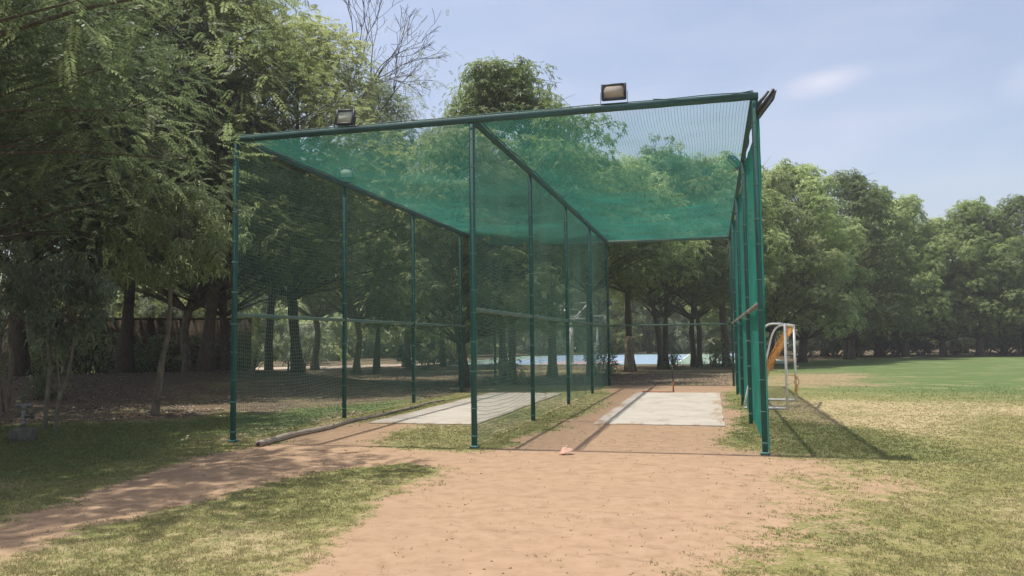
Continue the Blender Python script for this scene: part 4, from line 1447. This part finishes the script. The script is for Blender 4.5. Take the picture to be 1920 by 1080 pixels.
# pink flowering shrub over the wall
PK = shrub_variant(44, 4.6, 2.2, L_DUSTY, 22, 34)
stand(PK, 20, 33.5, 'flowering shrub with pink blossom above the wall at the left border', 0, 1.15, GS, name='flowering_shrub', first=True, cat='shrub')
rng = np.random.default_rng(5)
pc = np.stack([rng.normal(0, .8, 60), rng.normal(-1.0, .5, 60), rng.uniform(3.2, 4.7, 60)], 1)
v_, t_ = whorls(rng, pc, nrm(rng.normal(0, 1, (60, 3)) + (0, -.5, .5)), 6, .13, .09, .3, .1, rng.random(60))
np_mesh('blossom', v_, quads_for(v_), L_PINK, PK, False, dict(tint=t_))

# the far wood that closes the view: one mass
rng = np.random.default_rng(90)
Vs, Ts = [], []
for i in range(1050):
    px = rng.uniform(-250, 2250)
    d = rng.uniform(88, 108) - 30 * (px < 820) * rng.random()
    x, y = at(px, d)
    c = np.array((x, y, .3 + rng.random() ** 1.2 * 8.6 * (.75 + .5 * vnoise(px, 0, 90, 6)) * d / 90))
    k = 30
    dd = nrm(rng.normal(0, 1, (k, 3)))
    p = c + dd * (1.9 * rng.uniform(.3, 1, k))[:, None] * (1, 1, .7)
    p[:, 2] = np.maximum(p[:, 2], .15)
    v_, t_ = whorls(rng, p, nrm(dd + (0, 0, .7)), 4, .92, .48, 0, .3, np.clip(rng.uniform(.15, .65) + rng.normal(0, .15, k), 0, 1))
    Vs.append(v_)
    Ts.append(t_)
V = np.concatenate(Vs)
tag(np_mesh('far_woodland', V, quads_for(V), L_OLIVE, None, False, dict(tint=np.concatenate(Ts))),
    'mass of far trees closing the view behind the court and the field', 'woodland', kind='stuff')


# ------------------------------------------------------------------ grass blades, leaf litter, crumbs of earth
def blade_mat():
    m, n, l, b = new_mat('grass_blades')
    a = node(n, l, 'ShaderNodeAttribute', attribute_name='tint')
    c = ramp(n, l, a.outputs['Fac'], [(.0, (.085, .120, .038)), (.35, (.170, .195, .066)), (.6, (.295, .270, .115)), (1, (.52, .43, .255))])
    l.new(c, b.inputs['Base Color'])
    b.inputs['Roughness'].default_value = .6
    b.inputs['Specular IOR Level'].default_value = .25
    t = node(n, l, 'ShaderNodeBsdfTranslucent', {'Color': c})
    mx = node(n, l, 'ShaderNodeMixShader', {0: .35, 1: b.outputs[0], 2: t.outputs[0]})
    l.new(mx.outputs[0], n['Material Output'].inputs['Surface'])
    return m


rng = np.random.default_rng(12)
N = 600000
px = rng.uniform(-400, 2500, N)
dep = 4.4 + 23.0 * rng.random(N) ** 1.45
X = CAM[0] + _f0[0] * dep + _r0[0] * (px - 960) / FOC * dep
Y = CAM[1] + _f0[1] * dep + _r0[1] * (px - 960) / FOC * dep
dm, dr, li, lu = masks(X, Y)
n_f = fbm(X, Y, .12, 201, 2)
slab_in = ((X > 1.1) & (X < 3.5) & (Y > 3.1) & (Y < 11.7)) | ((X > -3.0) & (X < -.75) & (Y > 2.75) & (Y < 11.2))
prob = np.clip(1.15 - 1.05 * dm, 0, 1) * np.clip(1 - 1.0 * li, 0, 1) * (.25 + .75 * sstep(.35, .6, n_f)) * (~slab_in)
n_g = fbm(X, Y, .05, 231, 2)
prob *= np.where(dm > .10, (n_f * .6 + n_g * .5 > .40 + .36 * dm) * 1.0, 1.0)
prob *= sstep(25, 9.5, dep) * np.clip(.35 + 1.3 * fbm(X, Y, .6, 222, 3), 0, 1)
prob = np.maximum(prob, .008 * (dm > .5) * (~slab_in) * (n_f > .55))
ok = rng.random(N) < prob
X, Y, dr, lu, n_f, dep = (a[ok] for a in (X, Y, dr, lu, n_f, dep))
n = len(X)
B = 3
base = np.stack([X, Y, ground_z(X, Y) - .004], 1)
base = np.repeat(base, B, 0) + np.c_[rng.normal(0, .010, (n * B, 2)), np.zeros(n * B)]
ht = (.014 + .020 * rng.random(n * B)) * np.repeat(.75 + .6 * lu, B)
ln = rng.normal(0, .55, (n * B, 2)) * ht[:, None]
an = rng.uniform(0, 6.28, n * B)
wd = .0033 * np.repeat(np.clip(dep / 6.5, 1, 2.2), B)
sd = np.stack([np.cos(an) * wd, np.sin(an) * wd, np.zeros(n * B)], 1)
tip = base + np.c_[ln, ht]
V = np.stack([base - sd, base + sd, tip], 1).reshape(-1, 3)
tn = np.clip(np.repeat(.36 + .55 * dr - .15 * lu + .25 * (n_f - .5), B) + rng.normal(0, .16, n * B), 0, 1)
tag(np_mesh('grass', V, np.arange(len(V)).reshape(-1, 3), blade_mat(), None, False, dict(tint=np.repeat(tn, 3))),
    'short patchy grass around the bare earth run up', 'grass', kind='stuff')

# fallen leaves
m_lit, n_, l_, b_ = new_mat('dry_leaves')
a_ = node(n_, l_, 'ShaderNodeAttribute', attribute_name='tint')
l_.new(ramp(n_, l_, a_.outputs['Fac'], [(0, (.070, .048, .030)), (.5, (.200, .150, .100)), (1, (.46, .39, .30))]), b_.inputs['Base Color'])
b_.inputs['Roughness'].default_value = .85
N = 150000
px = rng.uniform(-350, 1450, N)
dep = 10 + 32 * rng.random(N) ** 1.3
X = CAM[0] + _f0[0] * dep + _r0[0] * (px - 960) / FOC * dep
Y = CAM[1] + _f0[1] * dep + _r0[1] * (px - 960) / FOC * dep
dm, dr, li, lu = masks(X, Y)
cl_ = fbm(X, Y, 1.5, 301, 3)
ok = rng.random(N) < np.clip(li - .08, 0, 1) * (.15 + .85 * sstep(.42, .58, cl_)) * (Y < 34.5)
X, Y, dep = X[ok], Y[ok], dep[ok]
N2 = 420                                                          # a few strays on the run up
px = rng.uniform(0, 1900, N2)
d2 = 4.6 + 9 * rng.random(N2)
X = np.concatenate([X, CAM[0] + _f0[0] * d2 + _r0[0] * (px - 960) / FOC * d2])
Y = np.concatenate([Y, CAM[1] + _f0[1] * d2 + _r0[1] * (px - 960) / FOC * d2])
n = len(X)
sz = np.concatenate([.04 + .04 * rng.random(n - N2), .010 + .022 * rng.random(N2) ** 3])
inslab = ((X > 1.1) & (X < 3.55) & (Y > 3.1) & (Y < 11.7)) | ((X > -3.0) & (X < -.75) & (Y > 2.75) & (Y < 11.2))
b0 = np.stack([X, Y, ground_z(X, Y) + .008 + .024 * inslab], 1)
an = rng.uniform(0, 6.28, n)
d_ = nrm(np.stack([np.cos(an), np.sin(an), rng.uniform(-.05, .45, n)], 1))
V = leaf_quads(b0, d_, np.tile((0, 0, 1.), (n, 1)) + rng.normal(0, .25, (n, 3)), sz, sz * .5, np.zeros(n))
tag(np_mesh('leaf_litter', V, quads_for(V), m_lit, None, False, dict(tint=np.repeat(np.clip(rng.normal(.55, .32, n), 0, 1), 4))),
    'dry fallen leaves scattered under the trees', 'leaf litter', kind='stuff')

# crumbs and pebbles on the bare earth
rng = np.random.default_rng(61)
N = 1300
px = rng.uniform(0, 1900, N)
d2 = 4.5 + 8.5 * rng.random(N) ** 1.2
X = CAM[0] + _f0[0] * d2 + _r0[0] * (px - 960) / FOC * d2
Y = CAM[1] + _f0[1] * d2 + _r0[1] * (px - 960) / FOC * d2
dm, dr, li, lu = masks(X, Y)
ok = (dm > .35) & (rng.random(N) < sstep(.35, .7, fbm(X, Y, .9, 401, 3)) + .12) & ~((np.abs(X - 2.33) < 1.25) & (Y > 3.1)) & ~((np.abs(X + 1.9) < 1.2) & (Y > 2.7))
X, Y = X[ok], Y[ok]
n = len(X)
oc = np.array([(1, 0, 0), (0, 1, 0), (-1, 0, 0), (0, -1, 0), (0, 0, 1), (0, 0, -1)], float)
of = np.array([(0, 1, 4), (1, 2, 4), (2, 3, 4), (3, 0, 4), (1, 0, 5), (2, 1, 5), (3, 2, 5), (0, 3, 5)])
sz = (.0025 + .007 * rng.random(n) ** 3)[:, None, None]
V = oc[None] * sz * rng.uniform(.6, 1.4, (n, 6, 1)) * np.array((1.3, 1, .7)) + np.stack([X, Y, ground_z(X, Y) + .002], 1)[:, None]
F = (of[None] + (np.arange(n) * 6)[:, None, None]).reshape(-1, 3)
M_CRUMB = simple_mat('earth_crumb', (.12, .08, .05), (.34, .25, .17), 3, .95)
tag(np_mesh('earth_crumbs', V.reshape(-1, 3), F, M_CRUMB), 'small crumbs and pebbles lying on the bare earth', 'pebbles', kind='stuff')

# thin hazy air, added to lift the dark shade under the trees
HAZE = .0011
if HAZE:
    hm = bpy.data.materials.new('hazy_air')
    hm.use_nodes = True
    hn, hl = hm.node_tree.nodes, hm.node_tree.links
    hn.clear()
    ho = hn.new('ShaderNodeOutputMaterial')
    hv = hn.new('ShaderNodeVolumePrincipled')
    hv.inputs['Color'].default_value = (.95, .96, .98, 1)
    hv.inputs['Density'].default_value = HAZE
    hv.inputs['Anisotropy'].default_value = 0.2
    hl.new(hv.outputs[0], ho.inputs['Volume'])
    hz = MB().box((0, 250, 12.5), (1960, 2200, 27)).build('haze', hm)
    tag(hz, 'thin pale haze added over the whole ground to lift the shade', 'haze', kind='stuff')
